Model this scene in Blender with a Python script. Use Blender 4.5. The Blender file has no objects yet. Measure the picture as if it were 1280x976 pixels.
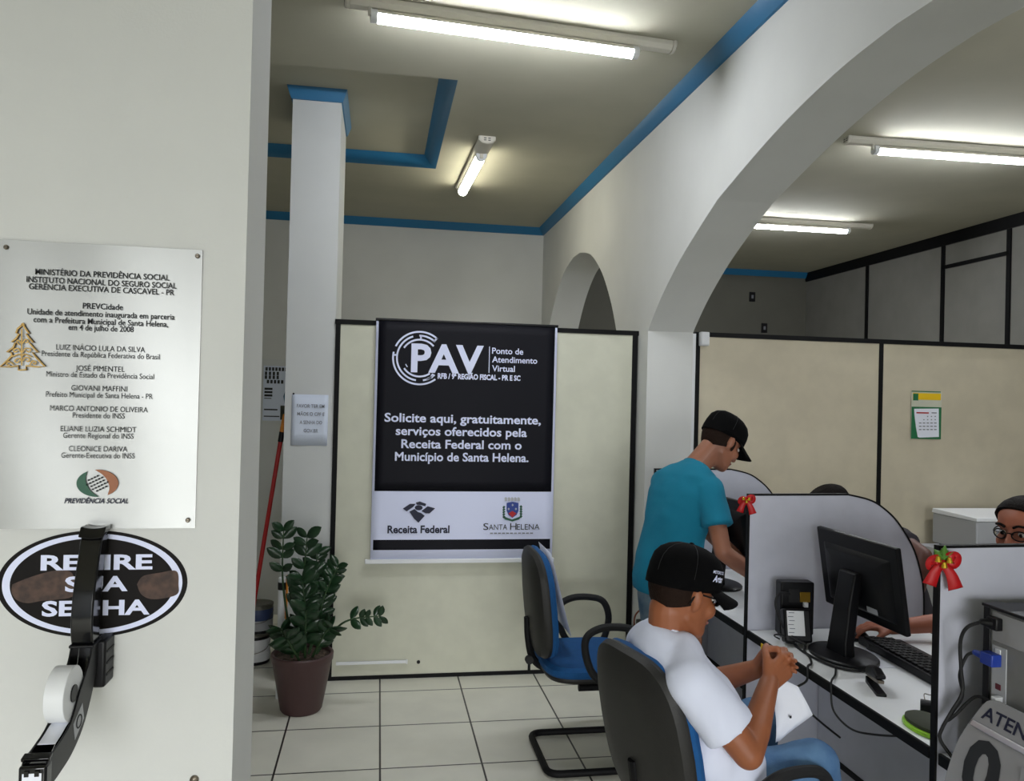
import bpy, bmesh, math, random
from mathutils import Vector, Matrix, Quaternion, noise
random.seed(7)
S = bpy.context.scene
COL = S.collection
V = Vector
PI = math.pi

# ------------------------------------------------------------------ camera, light, exposure
F_PX, YAW, PITCH, ROLL, CAM_H = 983.1, .166844, .0081213, .0246822, 1.642
fwd = V((math.sin(YAW)*math.cos(PITCH), math.cos(YAW)*math.cos(PITCH), math.sin(PITCH)))
rgt = V((math.cos(YAW), -math.sin(YAW), 0)); upv = rgt.cross(fwd)
R_ = rgt*math.cos(ROLL)+upv*math.sin(ROLL); U_ = -rgt*math.sin(ROLL)+upv*math.cos(ROLL)
cam = bpy.data.cameras.new('camera'); cam_o = bpy.data.objects.new('camera', cam); COL.objects.link(cam_o)
cam.sensor_width = 36.0; cam.lens = F_PX/1280*36.0; cam.clip_start = .02; cam.clip_end = 200
M = Matrix((R_, U_, -fwd)).transposed().to_4x4(); M.translation = V((0, 0, CAM_H)); cam_o.matrix_world = M
S.camera = cam_o
S.view_settings.view_transform = 'Standard'; S.view_settings.look = 'None'
S.view_settings.exposure = 0.36; S.view_settings.gamma = 1.0; S.view_settings.use_curve_mapping = False
TUBE_STRENGTH = 78.0
w = bpy.data.worlds.new('world'); S.world = w; w.use_nodes = True
w.node_tree.nodes['Background'].inputs[0].default_value = (.80, .90, 1, 1)
w.node_tree.nodes['Background'].inputs[1].default_value = .6
def area(name, loc, size, power, color, look, spread=180):
    l = bpy.data.lights.new(name, 'AREA'); l.shape = 'RECTANGLE'; l.size, l.size_y = size
    l.energy = power; l.color = color; l.spread = math.radians(spread)
    o = bpy.data.objects.new(name, l); COL.objects.link(o); o.location = loc
    o.rotation_euler = (V(look)-V(loc)).to_track_quat('-Z', 'Y').to_euler(); return o
area('storefront_daylight', (.4, -5.9, 1.5), (5.2, 2.4), 185, (.98, .995, 1), (.4, 0, -2.3), 92)

def at(px, py, ax, c):
    """world point seen at a pixel of the photograph, on the plane ax = c"""
    d = fwd+(px-640)/F_PX*R_-(py-488)/F_PX*U_
    i = 'xyz'.index(ax); o = V((0, 0, CAM_H)); return o+d*((c-o[i])/d[i])

# ------------------------------------------------------------------ materials
def lin(c): return tuple(((x/255)/12.92 if x <= 10 else ((x/255+.055)/1.055)**2.4) for x in c)+(1,)
MATS = {}
def mat(name, rgb, rough=.6, metal=0, var=.0, vscale=6., bump=0., bscale=60., spec=.5, emit=0, emitc=None, rgb2=None, coords='Object', stretch=None):
    m = bpy.data.materials.new(name); m.use_nodes = True; nt = m.node_tree; b = nt.nodes['Principled BSDF']
    b.inputs['Base Color'].default_value = lin(rgb); b.inputs['Roughness'].default_value = rough
    b.inputs['Metallic'].default_value = metal; b.inputs['Specular IOR Level'].default_value = spec
    tc = nt.nodes.new('ShaderNodeTexCoord'); src = tc.outputs[coords]
    if stretch:
        mp = nt.nodes.new('ShaderNodeMapping'); mp.inputs['Scale'].default_value = stretch
        nt.links.new(src, mp.inputs[0]); src = mp.outputs[0]
    if var or rgb2:
        n = nt.nodes.new('ShaderNodeTexNoise'); n.inputs['Scale'].default_value = vscale; n.inputs['Detail'].default_value = 5
        nt.links.new(src, n.inputs['Vector'])
        r = nt.nodes.new('ShaderNodeValToRGB')
        c = lin(rgb); c2 = lin(rgb2) if rgb2 else tuple(x*(1-var) for x in c[:3])+(1,)
        c1 = c if rgb2 else tuple(min(1, x*(1+var)) for x in c[:3])+(1,)
        r.color_ramp.elements[0].position = .35; r.color_ramp.elements[1].position = .65
        r.color_ramp.elements[0].color = c2; r.color_ramp.elements[1].color = c1
        nt.links.new(n.outputs['Fac'], r.inputs[0]); nt.links.new(r.outputs[0], b.inputs['Base Color'])
    if bump:
        n2 = nt.nodes.new('ShaderNodeTexNoise'); n2.inputs['Scale'].default_value = bscale; n2.inputs['Detail'].default_value = 3
        nt.links.new(src, n2.inputs['Vector'])
        bp = nt.nodes.new('ShaderNodeBump'); bp.inputs['Strength'].default_value = bump; bp.inputs['Distance'].default_value = .01
        nt.links.new(n2.outputs['Fac'], bp.inputs['Height']); nt.links.new(bp.outputs[0], b.inputs['Normal'])
    if emit:
        b.inputs['Emission Color'].default_value = lin(emitc or rgb); b.inputs['Emission Strength'].default_value = emit
    MATS[name] = m; return m
m_wall = mat('painted_wall', (207, 208, 205), .85, var=.03, vscale=2.5, bump=.06, bscale=180)
m_wall2 = mat('painted_wall_cool', (205, 207, 206), .85, var=.03, vscale=2.5, bump=.06, bscale=180)
m_ceil = mat('painted_ceiling', (174, 171, 153), .9, var=.03, vscale=3)
m_blue = mat('blue_gloss_trim', (30, 106, 150), .45)
m_panel = mat('cream_laminate', (200, 200, 182), .55, var=.035, vscale=9)
m_panel2 = mat('beige_laminate', (196, 187, 164), .55, var=.05, vscale=7)
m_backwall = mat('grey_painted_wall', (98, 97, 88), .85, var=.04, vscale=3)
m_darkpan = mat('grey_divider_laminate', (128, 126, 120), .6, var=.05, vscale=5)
m_black = mat('black_metal', (10, 10, 12), .6, spec=.2)
m_blackp = mat('black_plastic', (11, 11, 14), .42, spec=.3)
m_gloss = mat('gloss_black_plastic', (8, 8, 10), .12)
m_rubber = mat('black_rubber', (16, 16, 18), .7)
m_shell = mat('charcoal_chair_shell', (29, 28, 26), .55, var=.08, vscale=30, bump=.15, bscale=300)
m_bluefab = mat('blue_chair_fabric', (6, 78, 136), .85, var=.06, vscale=40, bump=.2, bscale=500)
m_grey = mat('grey_laminate', (190, 192, 204), .55, var=.025, vscale=14)
m_desk = mat('white_laminate_top', (238, 240, 242), .35, var=.015, vscale=8)
m_white = mat('white_plastic', (226, 228, 230), .4)
m_paper = mat('white_paper', (232, 235, 245), .8)
m_offpaper = mat('bluish_note_paper', (212, 220, 236), .8)
m_steel = mat('brushed_steel', (166, 167, 165), .42, metal=1, bump=.04, bscale=90, stretch=(60, 60, 1))
m_screw = mat('screw_metal', (120, 112, 100), .35, metal=1)
m_ink = mat('dark_ink', (32, 34, 38), .7)
m_inkg = mat('grey_ink', (120, 122, 130), .7)
m_inknavy = mat('navy_ink', (20, 24, 52), .6)
m_bannerblk = mat('banner_black_print', (13, 13, 22), .6, spec=.2)
m_bannerwht = mat('banner_white_print', (222, 227, 252), .6, spec=.2)
m_gold = mat('gold_painted_wood', (222, 184, 112), .4, metal=.2, var=.15, vscale=60)
m_woodedge = mat('laser_cut_wood_edge', (90, 62, 38), .7)
m_green = mat('logo_green', (30, 84, 62), .5)
m_brown = mat('logo_brown', (150, 92, 56), .5)
m_stk = mat('sticker_black', (18, 15, 14), .6, spec=.15)
m_stkbrown = mat('worn_sticker_brown', (84, 62, 52), .7, rgb2=(56, 42, 36), vscale=60)
m_skin = mat('brown_skin', (148, 88, 56), .5, var=.05, vscale=12)
m_skin2 = mat('tan_skin', (150, 98, 74), .5, var=.05, vscale=12)
m_skin3 = mat('deep_brown_skin', (92, 56, 46), .5, var=.05, vscale=12)
m_skin4 = mat('warm_brown_skin', (164, 98, 74), .5, var=.05, vscale=12)
m_lip = mat('lips', (122, 66, 54), .5)
m_hair = mat('black_hair', (18, 12, 10), .75, spec=.12, bump=.4, bscale=160, stretch=(1, 1, .2))
m_hairb = mat('dark_brown_hair', (34, 22, 16), .75, spec=.12, bump=.4, bscale=160)
m_eye = mat('eye_white', (220, 215, 208), .25)
m_iris = mat('dark_iris', (28, 18, 14), .2)
m_capblk = mat('black_cap_cloth', (6, 6, 7), .9, bump=.15, bscale=400, spec=.1)
m_tee = mat('white_cotton', (222, 227, 246), .9, var=.015, vscale=8, bump=.25, bscale=14)
m_teal = mat('teal_cotton', (0, 116, 144), .9, var=.04, vscale=8, bump=.25, bscale=14)
m_dkshirt = mat('dark_cotton', (44, 40, 46), .9, var=.05, vscale=8)
m_wine = mat('wine_blouse', (96, 40, 50), .9, var=.05, vscale=8)
m_jean = mat('blue_denim', (98, 136, 174), .9, rgb2=(66, 102, 144), vscale=9, bump=.2, bscale=300)
m_jean2 = mat('light_worn_denim', (128, 146, 152), .9, rgb2=(70, 96, 118), vscale=9, bump=.2, bscale=300)
m_shoe = mat('shoe_leather', (36, 32, 30), .5)
m_pot = mat('brown_plastic_pot', (74, 50, 50), .45)
m_soil = mat('potting_soil', (96, 80, 66), .95, rgb2=(40, 30, 24), vscale=70, bump=.8, bscale=80)
m_leaf = mat('dark_green_leaf', (30, 58, 34), .28, var=.15, vscale=25)
m_stem = mat('green_stem', (48, 74, 42), .5)
m_red = mat('red_metal_pole', (178, 28, 30), .35)
m_orange = mat('orange_plastic', (226, 140, 44), .5)
m_yellow = mat('yellow_plastic', (238, 196, 22), .5)
m_canblue = mat('paint_can_blue_label', (58, 74, 116), .45)
m_canmetal = mat('tin_metal', (120, 118, 108), .4, metal=.8)
m_ribbon = mat('red_ribbon', (180, 14, 20), .5)
m_goldball = mat('gold_bell', (240, 200, 70), .25, metal=.8)
m_xleaf = mat('green_ribbon_leaf', (84, 130, 50), .5)
m_tower = mat('galvanised_steel_back', (128, 128, 126), .45, metal=.25, var=.08, vscale=12)
m_vga = mat('blue_plug', (26, 56, 150), .4)
m_vga2 = mat('printer_grey', (176, 178, 182), .5)
m_signgrey = mat('grey_acrylic_sign', (150, 150, 152), .25)
m_chrome = mat('chrome_strip', (225, 225, 228), .3, metal=.8)
m_signgreen = mat('calendar_green', (28, 110, 66), .5)
m_lime = mat('lime_edge', (150, 210, 40), .4)
m_olive = mat('olive_felt', (58, 62, 48), .8)
m_brass = mat('brass', (190, 150, 60), .3, metal=1)
m_wire = mat('brown_wire', (120, 62, 44), .6)
m_crestblue = mat('crest_blue', (36, 62, 140), .5)
m_posterblue = mat('poster_blue_print', (70, 120, 150), .6, rgb2=(30, 60, 70), vscale=14)
m_posterdark = mat('poster_dark_print', (60, 64, 44), .6, rgb2=(24, 26, 24), vscale=20)
m_fix = mat('lamp_housing_white', (212, 208, 196), .5)
m_tube = mat('lit_tube', (255, 255, 255), .3, emit=TUBE_STRENGTH, emitc=(244, 248, 255))
m_tube2 = mat('lit_warm_diffuser', (255, 252, 236), .3, emit=TUBE_STRENGTH*.36, emitc=(255, 250, 228))
m_glass = bpy.data.materials.new('spectacle_glass'); m_glass.use_nodes = True
_b = m_glass.node_tree.nodes['Principled BSDF']; _b.inputs['Transmission Weight'].default_value = 1; _b.inputs['Roughness'].default_value = .02; _b.inputs['IOR'].default_value = 1.05
# tiled floor
m_floor = bpy.data.materials.new('floor_tile'); m_floor.use_nodes = True
nt = m_floor.node_tree; b = nt.nodes['Principled BSDF']; b.inputs['Roughness'].default_value = .32
tc = nt.nodes.new('ShaderNodeTexCoord'); mp = nt.nodes.new('ShaderNodeMapping'); mp.inputs['Location'].default_value = (.4055+4.5, -4.3987+9.0+4.5, 0)
br = nt.nodes.new('ShaderNodeTexBrick'); br.offset = 0; br.squash = 1
br.inputs['Scale'].default_value = 1; br.inputs['Brick Width'].default_value = .45; br.inputs['Row Height'].default_value = .45
br.inputs['Mortar Size'].default_value = .0045; br.inputs['Mortar Smooth'].default_value = .1
br.inputs['Color1'].default_value = lin((240, 238, 224)); br.inputs['Color2'].default_value = lin((235, 233, 220)); br.inputs['Mortar'].default_value = lin((38, 34, 30))
nz = nt.nodes.new('ShaderNodeTexNoise'); nz.inputs['Scale'].default_value = 5; nz.inputs['Detail'].default_value = 6
mx = nt.nodes.new('ShaderNodeMix'); mx.data_type = 'RGBA'; mx.blend_type = 'MULTIPLY'; mx.inputs[0].default_value = .22
nt.links.new(tc.outputs['Object'], mp.inputs[0]); nt.links.new(mp.outputs[0], br.inputs[0]); nt.links.new(tc.outputs['Object'], nz.inputs[0])
nt.links.new(br.outputs['Color'], mx.inputs[6]); nt.links.new(nz.outputs['Fac'], mx.inputs[7]); nt.links.new(mx.outputs[2], b.inputs['Base Color'])

# ------------------------------------------------------------------ mesh helpers
def basis(d, hint=(0, 0, 1)):
    d = V(d).normalized(); h = V(hint)
    if abs(d.dot(h.normalized())) > .98: h = V((1, 0, 0)) if abs(d.x) < .9 else V((0, 1, 0))
    a = h.cross(d).normalized(); return a, d.cross(a).normalized(), d
def crom(pts, n=6, closed=False):
    pts = [V(p) for p in pts]; out = []; N = len(pts)
    rng = N if closed else N-1
    for i in range(rng):
        g = (lambda k: pts[k % N]) if closed else (lambda k: pts[min(max(k, 0), N-1)])
        a, b_, c, d = g(i-1), g(i), g(i+1), g(i+2)
        for k in range(n):
            t = k/n
            out.append(.5*((2*b_)+(c-a)*t+(2*a-5*b_+4*c-d)*t*t+(-a+3*b_-3*c+d)*t**3))
    if not closed: out.append(pts[-1])
    return out
class MB:
    def __init__(s): s.bm = bmesh.new(); s.mi = 0
    def face(s, vs):
        try: f = s.bm.faces.new(vs); f.material_index = s.mi; return f
        except ValueError: return None
    def loft(s, rings, close=True, wrap=False):
        rv = [[s.bm.verts.new(p) for p in r] for r in rings]; n = len(rv[0])
        for i in range(len(rv) if wrap else len(rv)-1):
            a, b_ = rv[i], rv[(i+1) % len(rv)]
            for k in range(n): s.face([a[k], a[(k+1) % n], b_[(k+1) % n], b_[k]])
        if close and not wrap: s.face(rv[0][::-1]); s.face(rv[-1])
        return s
    def box(s, c, size, rot=None):
        c = V(c); h = V(size)/2; r = rot or Matrix.Identity(3)
        P = [c+r@V((x*h.x, y*h.y, z*h.z)) for z in (-1, 1) for x, y in ((-1, -1), (1, -1), (1, 1), (-1, 1))]
        return s.loft([P[:4], P[4:]])
    def b2(s, lo, hi): return s.box((V(lo)+V(hi))/2, V(hi)-V(lo))
    def cyl(s, p0, p1, r0, r1=None, n=18):
        r1 = r0 if r1 is None else r1; p0, p1 = V(p0), V(p1); a, b_, d = basis(p1-p0)
        return s.loft([[p+(a*math.cos(2*PI*k/n)+b_*math.sin(2*PI*k/n))*r for k in range(n)] for p, r in ((p0, r0), (p1, r1))])
    def cap(s, p0, p1, r0, r1=None, n=14, m=4):
        r1 = r0 if r1 is None else r1; p0, p1 = V(p0), V(p1); a, b_, d = basis(p1-p0 if (p1-p0).length > 1e-6 else V((0, 0, 1)))
        prof = []
        for i in range(m): t = -PI/2+(i+.5)*PI/2/m; prof.append((p0+d*r0*math.sin(t), r0*math.cos(t)))
        prof.append((p0, r0)); prof.append((p1, r1))
        for i in range(m): t = (i+.5)*PI/2/m; prof.append((p1+d*r1*math.sin(t), r1*math.cos(t)))
        return s.loft([[p+(a*math.cos(2*PI*k/n)+b_*math.sin(2*PI*k/n))*r for k in range(n)] for p, r in prof])
    def chain(s, pts, rs):
        for i in range(len(pts)-1): s.cap(pts[i], pts[i+1], rs[i], rs[i+1])
        return s
    def ell(s, c, r, rot=None, n=18, m=10):
        c = V(c); R = rot or Matrix.Identity(3); rings = []
        for i in range(m):
            t = -PI/2+(i+.5)*PI/m
            rings.append([c+R@V((r[0]*math.cos(t)*math.cos(2*PI*k/n), r[1]*math.cos(t)*math.sin(2*PI*k/n), r[2]*math.sin(t))) for k in range(n)])
        return s.loft(rings)
    def tube(s, pts, r, n=8, closed=False, flat=None):
        pts = [V(p) for p in pts]; N = len(pts); rings = []; pa = None
        for i in range(N):
            t = (pts[(i+1) % N]-pts[i-1]) if closed else (pts[min(i+1, N-1)]-pts[max(i-1, 0)])
            if t.length < 1e-9: t = V((0, 0, 1))
            t.normalize()
            if pa is None: pa = basis(t)[0]
            a = (pa-t*pa.dot(t))
            a = a.normalized() if a.length > 1e-6 else basis(t)[0]
            b_ = t.cross(a); pa = a
            rr = r[i] if isinstance(r, (list, tuple)) else r
            rings.append([pts[i]+a*math.cos(2*PI*k/n)*rr+b_*math.sin(2*PI*k/n)*rr for k in range(n)])
        return s.loft(rings, wrap=closed)
    def prism(s, poly, o, u, v, w):
        """poly of (a,b) in the plane o+a*u+b*v, extruded along vector w"""
        o, u, v, w = V(o), V(u), V(v), V(w)
        return s.loft([[o+u*a+v*b_ for a, b_ in poly], [o+u*a+v*b_+w for a, b_ in poly]])
    def lathe(s, prof, c, n=32, axis=(0, 0, 1)):
        c = V(c); a, b_, d = basis(axis)
        return s.loft([[c+d*z+(a*math.cos(2*PI*k/n)+b_*math.sin(2*PI*k/n))*r for k in range(n)] for r, z in prof])
    def grid(s, P):
        rv = [[s.bm.verts.new(p) for p in r] for r in P]
        for i in range(len(rv)-1):
            for k in range(len(rv[0])-1): s.face([rv[i][k], rv[i][k+1], rv[i+1][k+1], rv[i+1][k]])
        return s
    def mesh(s, name):
        bmesh.ops.recalc_face_normals(s.bm, faces=s.bm.faces[:])
        me = bpy.data.meshes.new(name); s.bm.to_mesh(me); s.bm.free(); return me
def wmat(o):
    m = o.matrix_basis.copy()
    while o.parent: o = o.parent; m = o.matrix_basis @ m
    return m
def tag(o, label=None, cat=None, group=None, kind=None):
    for k, x in (('label', label), ('category', cat), ('group', group), ('kind', kind)):
        if x: o[k] = x
    return o
def link(me, name, m, parent=None, origin=None, rotz=0, angle=35):
    o = bpy.data.objects.new(name, me); COL.objects.link(o)
    if origin is not None: o.location = origin; o.rotation_euler = (0, 0, rotz)
    if parent: o.parent = parent
    o_m = Matrix.LocRotScale(V(origin or (0, 0, 0)), Quaternion((0, 0, 1), rotz), None)
    full = (wmat(parent) @ o_m) if parent else o_m
    me.transform(full.inverted())
    for x in (m if isinstance(m, (list, tuple)) else [m]): me.materials.append(x)
    me.shade_smooth()
    if angle < 180: me.set_sharp_from_angle(angle=math.radians(angle))
    return o
def obj(name, mb, m, parent=None, origin=None, bevel=0, angle=35, solid=0, seg=2, sub=0):
    o = link(mb.mesh(name), name, m, parent, origin, 0, angle)
    if solid: md = o.modifiers.new('solid', 'SOLIDIFY'); md.thickness = solid; md.offset = 0
    if bevel: md = o.modifiers.new('bevel', 'BEVEL'); md.width = bevel; md.segments = seg; md.limit_method = 'ANGLE'; md.angle_limit = math.radians(40)
    if sub: md = o.modifiers.new('sub', 'SUBSURF'); md.levels = sub; md.render_levels = sub
    return o
def thing(name, loc, label, cat, group=None, rotz=0):
    o = bpy.data.objects.new(name, None); COL.objects.link(o); o.location = loc; o.rotation_euler = (0, 0, rotz); o.empty_display_size = .1
    o.matrix_basis = Matrix.LocRotScale(V(loc), Quaternion((0, 0, 1), rotz), None)
    return tag(o, label, cat, group)
def struct(name, mb, m, bevel=0, parent=None):
    o = obj(name, mb, m, parent=parent, bevel=bevel)
    if not parent: o['kind'] = 'structure'
    return o
def blob(name, mb, m, parent=None, origin=None, vox=.006, it=6, fold=0, fscale=9, fac=.5, clip=None):
    me = mb.mesh(name+'_raw'); t = bpy.data.objects.new('raw', me); COL.objects.link(t)
    md = t.modifiers.new('r', 'REMESH'); md.mode = 'VOXEL'; md.voxel_size = vox
    md = t.modifiers.new('s', 'SMOOTH'); md.factor = fac; md.iterations = it
    dg = bpy.context.evaluated_depsgraph_get(); dg.update()
    new = bpy.data.meshes.new_from_object(t.evaluated_get(dg)); bpy.data.objects.remove(t); bpy.data.meshes.remove(me)
    if fold:
        for v in new.vertices:
            p = V(v.co); q = noise.noise(V((p.x*fscale, p.y*fscale, p.z*fscale*.6)))+.5*noise.noise(p*fscale*2.3)
            v.co = v.co+v.normal*q*fold
    if clip:
        bm = bmesh.new(); bm.from_mesh(new)
        for co, no in clip:
            bmesh.ops.bisect_plane(bm, geom=bm.verts[:]+bm.edges[:]+bm.faces[:], plane_co=co, plane_no=no, clear_outer=True)
            ed = [e for e in bm.edges if e.is_boundary]
            if ed: bmesh.ops.holes_fill(bm, edges=ed, sides=0)
        bm.to_mesh(new); bm.free()
    new.name = name
    return link(new, name, m, parent, origin, angle=180 if not clip else 50)
# text: flat lettering, mapped on the plane o + a*u + b*v
def text_verts(body, bold=0, shear=0):
    c = bpy.data.curves.new('t', 'FONT'); c.body = body; c.size = 1; c.offset = bold; c.shear = shear; c.resolution_u = 3; c.fill_mode = 'BOTH'
    t = bpy.data.objects.new('t', c); COL.objects.link(t); dg = bpy.context.evaluated_depsgraph_get(); dg.update()
    me = bpy.data.meshes.new_from_object(t.evaluated_get(dg)); bpy.data.objects.remove(t); bpy.data.curves.remove(c)
    vs = [tuple(v.co) for v in me.vertices]; fs = [tuple(p.vertices) for p in me.polygons]; bpy.data.meshes.remove(me)
    return vs, fs
CAPH = None
def put_text(mb, body, o, u, v, a0, a1, base, caph, bold=0, shear=0):
    global CAPH
    if CAPH is None: vs, _ = text_verts('H'); CAPH = max(p[1] for p in vs)
    vs, fs = text_verts(body, bold, shear); x0 = min(p[0] for p in vs); x1 = max(p[0] for p in vs)
    sx = (a1-a0)/(x1-x0); sy = caph/CAPH; o, u, v = V(o), V(u), V(v)
    bv = [mb.bm.verts.new(o+u*(a0+(p[0]-x0)*sx)+v*(base+p[1]*sy)) for p in vs]
    for f in fs: mb.face([bv[i] for i in f])
X, Y, Z = V((1, 0, 0)), V((0, 1, 0)), V((0, 0, 1))
def px_line(t, body, *a, m=None, nm='lettering', **k):
    mb = MB(); px_text(mb, body, *a, **k); return obj(nm, mb, m, t)
def px_text(mb, body, p0, p1, yb, caph_px, plane_y, bold=0, shear=0):
    """line of lettering on the plane Y = plane_y from pixel column p0 to p1 with its baseline at yb (at its middle)"""
    m_ = at((p0+p1)/2, yb, 'y', plane_y); a0 = at(p0, yb, 'y', plane_y).x; a1 = at(p1, yb, 'y', plane_y).x
    h = at((p0+p1)/2, yb-caph_px, 'y', plane_y).z-m_.z
    put_text(mb, body, V((0, plane_y, 0)), X, Z, a0, a1, m_.z, h, bold, shear)

# ------------------------------------------------------------------ the room
HC = 3.30
XA0, XA1 = 1.55, 1.83          # the arch wall
YB = 7.56
struct('floor', MB().b2((-3.1, -6.2, -.1), (5.5, 9.5, 0)), m_floor)
struct('wall_near_left', MB().b2((-3.0, 1.5, 0), (-.247, 1.73, HC)), m_wall)
struct('wall_left', MB().b2((-3.1, -6.1, 0), (-3.0, YB, HC)), m_wall)
struct('wall_back', MB().b2((-3.1, YB, 0), (XA0, YB+.12, HC+.1)), m_wall)
fw = MB(); fw.b2((-3.1, -6.1, 0), (-2.9, -5.98, HC)).b2((3.0, -6.1, 0), (5.5, -5.98, HC)).b2((-2.9, -6.1, 2.95), (3.0, -5.98, HC)).b2((-2.9, -6.1, 0), (3.0, -5.98, .12))
struct('wall_front', fw, m_wall)
# ceiling of the left hall with its shallow recess
TX0, TX1, TY0, TY1, TZ = -1.7, .365, 4.12, 5.775, 3.372
ce = MB()
ce.b2((-3.1, -6.1, HC), (XA0, TY0, HC+.14)).b2((-3.1, TY1, HC), (XA0, YB+.1, HC+.14)).b2((TX1, TY0, HC), (XA0, TY1, HC+.14)).b2((-3.1, TY0, HC), (TX0, TY1, HC+.14))
ce.b2((TX0, TY0, TZ), (TX1, TY1, HC+.14))
struct('ceiling', ce, m_ceil)
def crown(name, path, prof, closed=False):
    """sweep (inset, height) profile along corner points with inward normals already mitred"""
    mb = MB(); rings = []
    for p, n in path: rings.append([V(p)+V(n)*a+Z*b_ for a, b_ in prof])
    mb.loft(rings, wrap=closed); return struct(name, mb, m_blue)
tp = [((TX1, TY0, HC), (-1, 1, 0)), ((TX1, TY1, HC), (-1, -1, 0)), ((TX0, TY1, HC), (1, -1, 0)), ((TX0, TY0, HC), (1, 1, 0))]
crown('trim_recess', tp, [(0, 0), (.03, .012), (.075, .052), (.09, .071), (0, .071)], closed=True)
cr = [(0, 0), (.012, -.062), (.0, -.07), (-.0, -.07), (0, 0)]
crown('trim_arch_wall', [((XA0, -5.9, HC), (-1, 0, 0)), ((XA0, YB, HC), (-1, -1, 0))], [(0, -.068), (.012, -.066), (.04, -.03), (.055, 0), (0, 0)])
crown('trim_back_wall', [((XA0, YB, HC), (-1, -1, 0)), ((-3.0, YB, HC), (1, -1, 0))], [(0, -.068), (.012, -.066), (.04, -.03), (.055, 0), (0, 0)])
# square column with its own blue crown
CX0, CX1, CY0, CY1 = -.527, -.2565, 4.605, 5.2
struct('column', MB().b2((CX0, CY0, 0), (CX1, CY1, TZ)), m_wall2)
cp = [((CX0, CY0, TZ), (-1, -1, 0)), ((CX1, CY0, TZ), (1, -1, 0)), ((CX1, CY1, TZ), (1, 1, 0)), ((CX0, CY1, TZ), (-1, 1, 0))]
crown('trim_column', cp, [(0, -.07), (.008, -.068), (.022, -.03), (.032, -.001), (0, -.001)], closed=True)
# arch wall: two arched openings
def interp(pts, n=7): return [tuple(p)[:2] for p in crom([V((a, b_, 0)) for a, b_ in pts], n)]
half = [(4.432, 2.05), (4.395, 2.085), (4.258, 2.197), (4.1, 2.303), (3.9, 2.416), (3.558, 2.571), (3.424, 2.617), (2.95, 2.738), (2.538, 2.806), (2.2, 2.826)]
c_big = 2.2
big = [(4.432, 0)]+interp(half)+[(2*c_big-a, b_) for a, b_ in interp(half)[::-1][1:]]+[(2*c_big-4.432, 0)]
h2 = [(5.02, 2.0), (5.074, 2.114), (5.221, 2.324), (5.458, 2.554), (5.75, 2.725), (6.05, 2.799), (6.2, 2.806)]
sm = [(5.02, 0)]+interp(h2)+[(12.4-a, b_) for a, b_ in interp(h2)[::-1][1:]]+[(7.38, 0)]
aw = MB()
ol = [(-5.98, 0)]+big[::-1]+sm+[(9.3, 0), (9.3, HC), (-5.98, HC)]
aw.prism(ol, (XA0, 0, 0), Y, Z, X*(XA1-XA0))
bmesh.ops.remove_doubles(aw.bm, verts=aw.bm.verts[:], dist=1e-4)
struct('wall_arch', aw, m_wall)
# right hall
XR, YR = 5.30, 9.2
struct('ceiling_right', MB().b2((XA0+.001, -6.1, HC), (XR+.12, YR+.1, HC+.14)), m_ceil)
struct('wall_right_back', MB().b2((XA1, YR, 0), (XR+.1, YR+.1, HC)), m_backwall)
crown('trim_right_back', [((XA1, YR, HC), (0, -1, 0)), ((XR, YR, HC), (0, -1, 0))], [(0, -.07), (.012, -.068), (.04, -.03), (.055, 0), (0, 0)])
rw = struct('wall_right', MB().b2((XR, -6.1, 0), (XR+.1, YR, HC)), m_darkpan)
fr = MB()
fr.b2((XR-.02, -3.0, 3.19), (XR, YR, 3.30))
for y in (7.93, 6.74, 5.94, 4.75, 3.6): fr.b2((XR-.014, y-.022, 0), (XR, y+.022, 3.2))
fr.b2((XR-.014, 5.94, 2.965), (XR, 6.74, 3.0))
struct('trim_right_wall', fr, m_black)
# wall plates in the right hall
for px, py, dz, lb in ((940, 371, .12, 'dark switch plate high on the grey wall seen through the big arch'), (955, 410, .12, 'dark outlet plate just above the beige partition, below the switch plate')):
    p = at(px, py, 'y', YR)
    t = thing('wall_plate', (p.x, YR, p.z), lb, 'switch plate')
    obj('plate', MB().b2((p.x-.04, YR-.012, p.z-.06), (p.x+.04, YR, p.z+.06)), m_blackp, t, bevel=.004)
    obj('rocker', MB().b2((p.x-.014, YR-.018, p.z-.022), (p.x+.014, YR-.012, p.z+.022)), m_inkg, t, bevel=.002)
# partitions
PY = 4.6
def part_wall(name, x0, x1, y, zt, posts, m, thick=.035, edge='both'):
    t = struct(name, MB().b2((x0, y, .02), (x1, y+thick, zt-.02)), m)
    f = MB(); f.b2((x0-.004, y-.006, zt-.028), (x1+.004, y+thick+.006, zt)); f.b2((x0, y-.006, 0), (x1, y+thick+.006, .022))
    for a, wd in posts: f.b2((a-wd, y-.0055, .01), (a+wd, y+thick+.0055, zt-.01))
    obj('frame', f, m_black, t); return t
part_wall('partition_left', -.256, 1.545, PY, 2.062, [(-.242, .014), (.918, .008), (1.527, .016)], m_panel)
part_wall('partition_right', 1.875, XR-.01, 4.50, 2.062, [(1.889, .014), (3.11, .014), (4.35, .014)], m_panel2)
struct('trim_partition_end', MB().b2((1.842, 4.49, 0), (1.873, 4.54, 2.05)), m_white)
struct('partition_far', MB().b2((-2.9, 6.0, 0), (-.3, 6.04, 1.876)), m_wall2)
# small fitting on the right partition
p = at(878, 424, 'y', 4.5)
t = thing('junction_box', (p.x, 4.49, p.z), 'small white plastic box at the top left corner of the beige partition', 'junction box')
obj('housing', MB().b2((p.x-.028, 4.455, p.z-.042), (p.x+.028, 4.494, p.z+.042)), m_white, t, bevel=.006)
obj('cover', MB().b2((p.x-.022, 4.45, p.z-.036), (p.x+.022, 4.456, p.z+.036)), m_white, t, bevel=.002)
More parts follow.
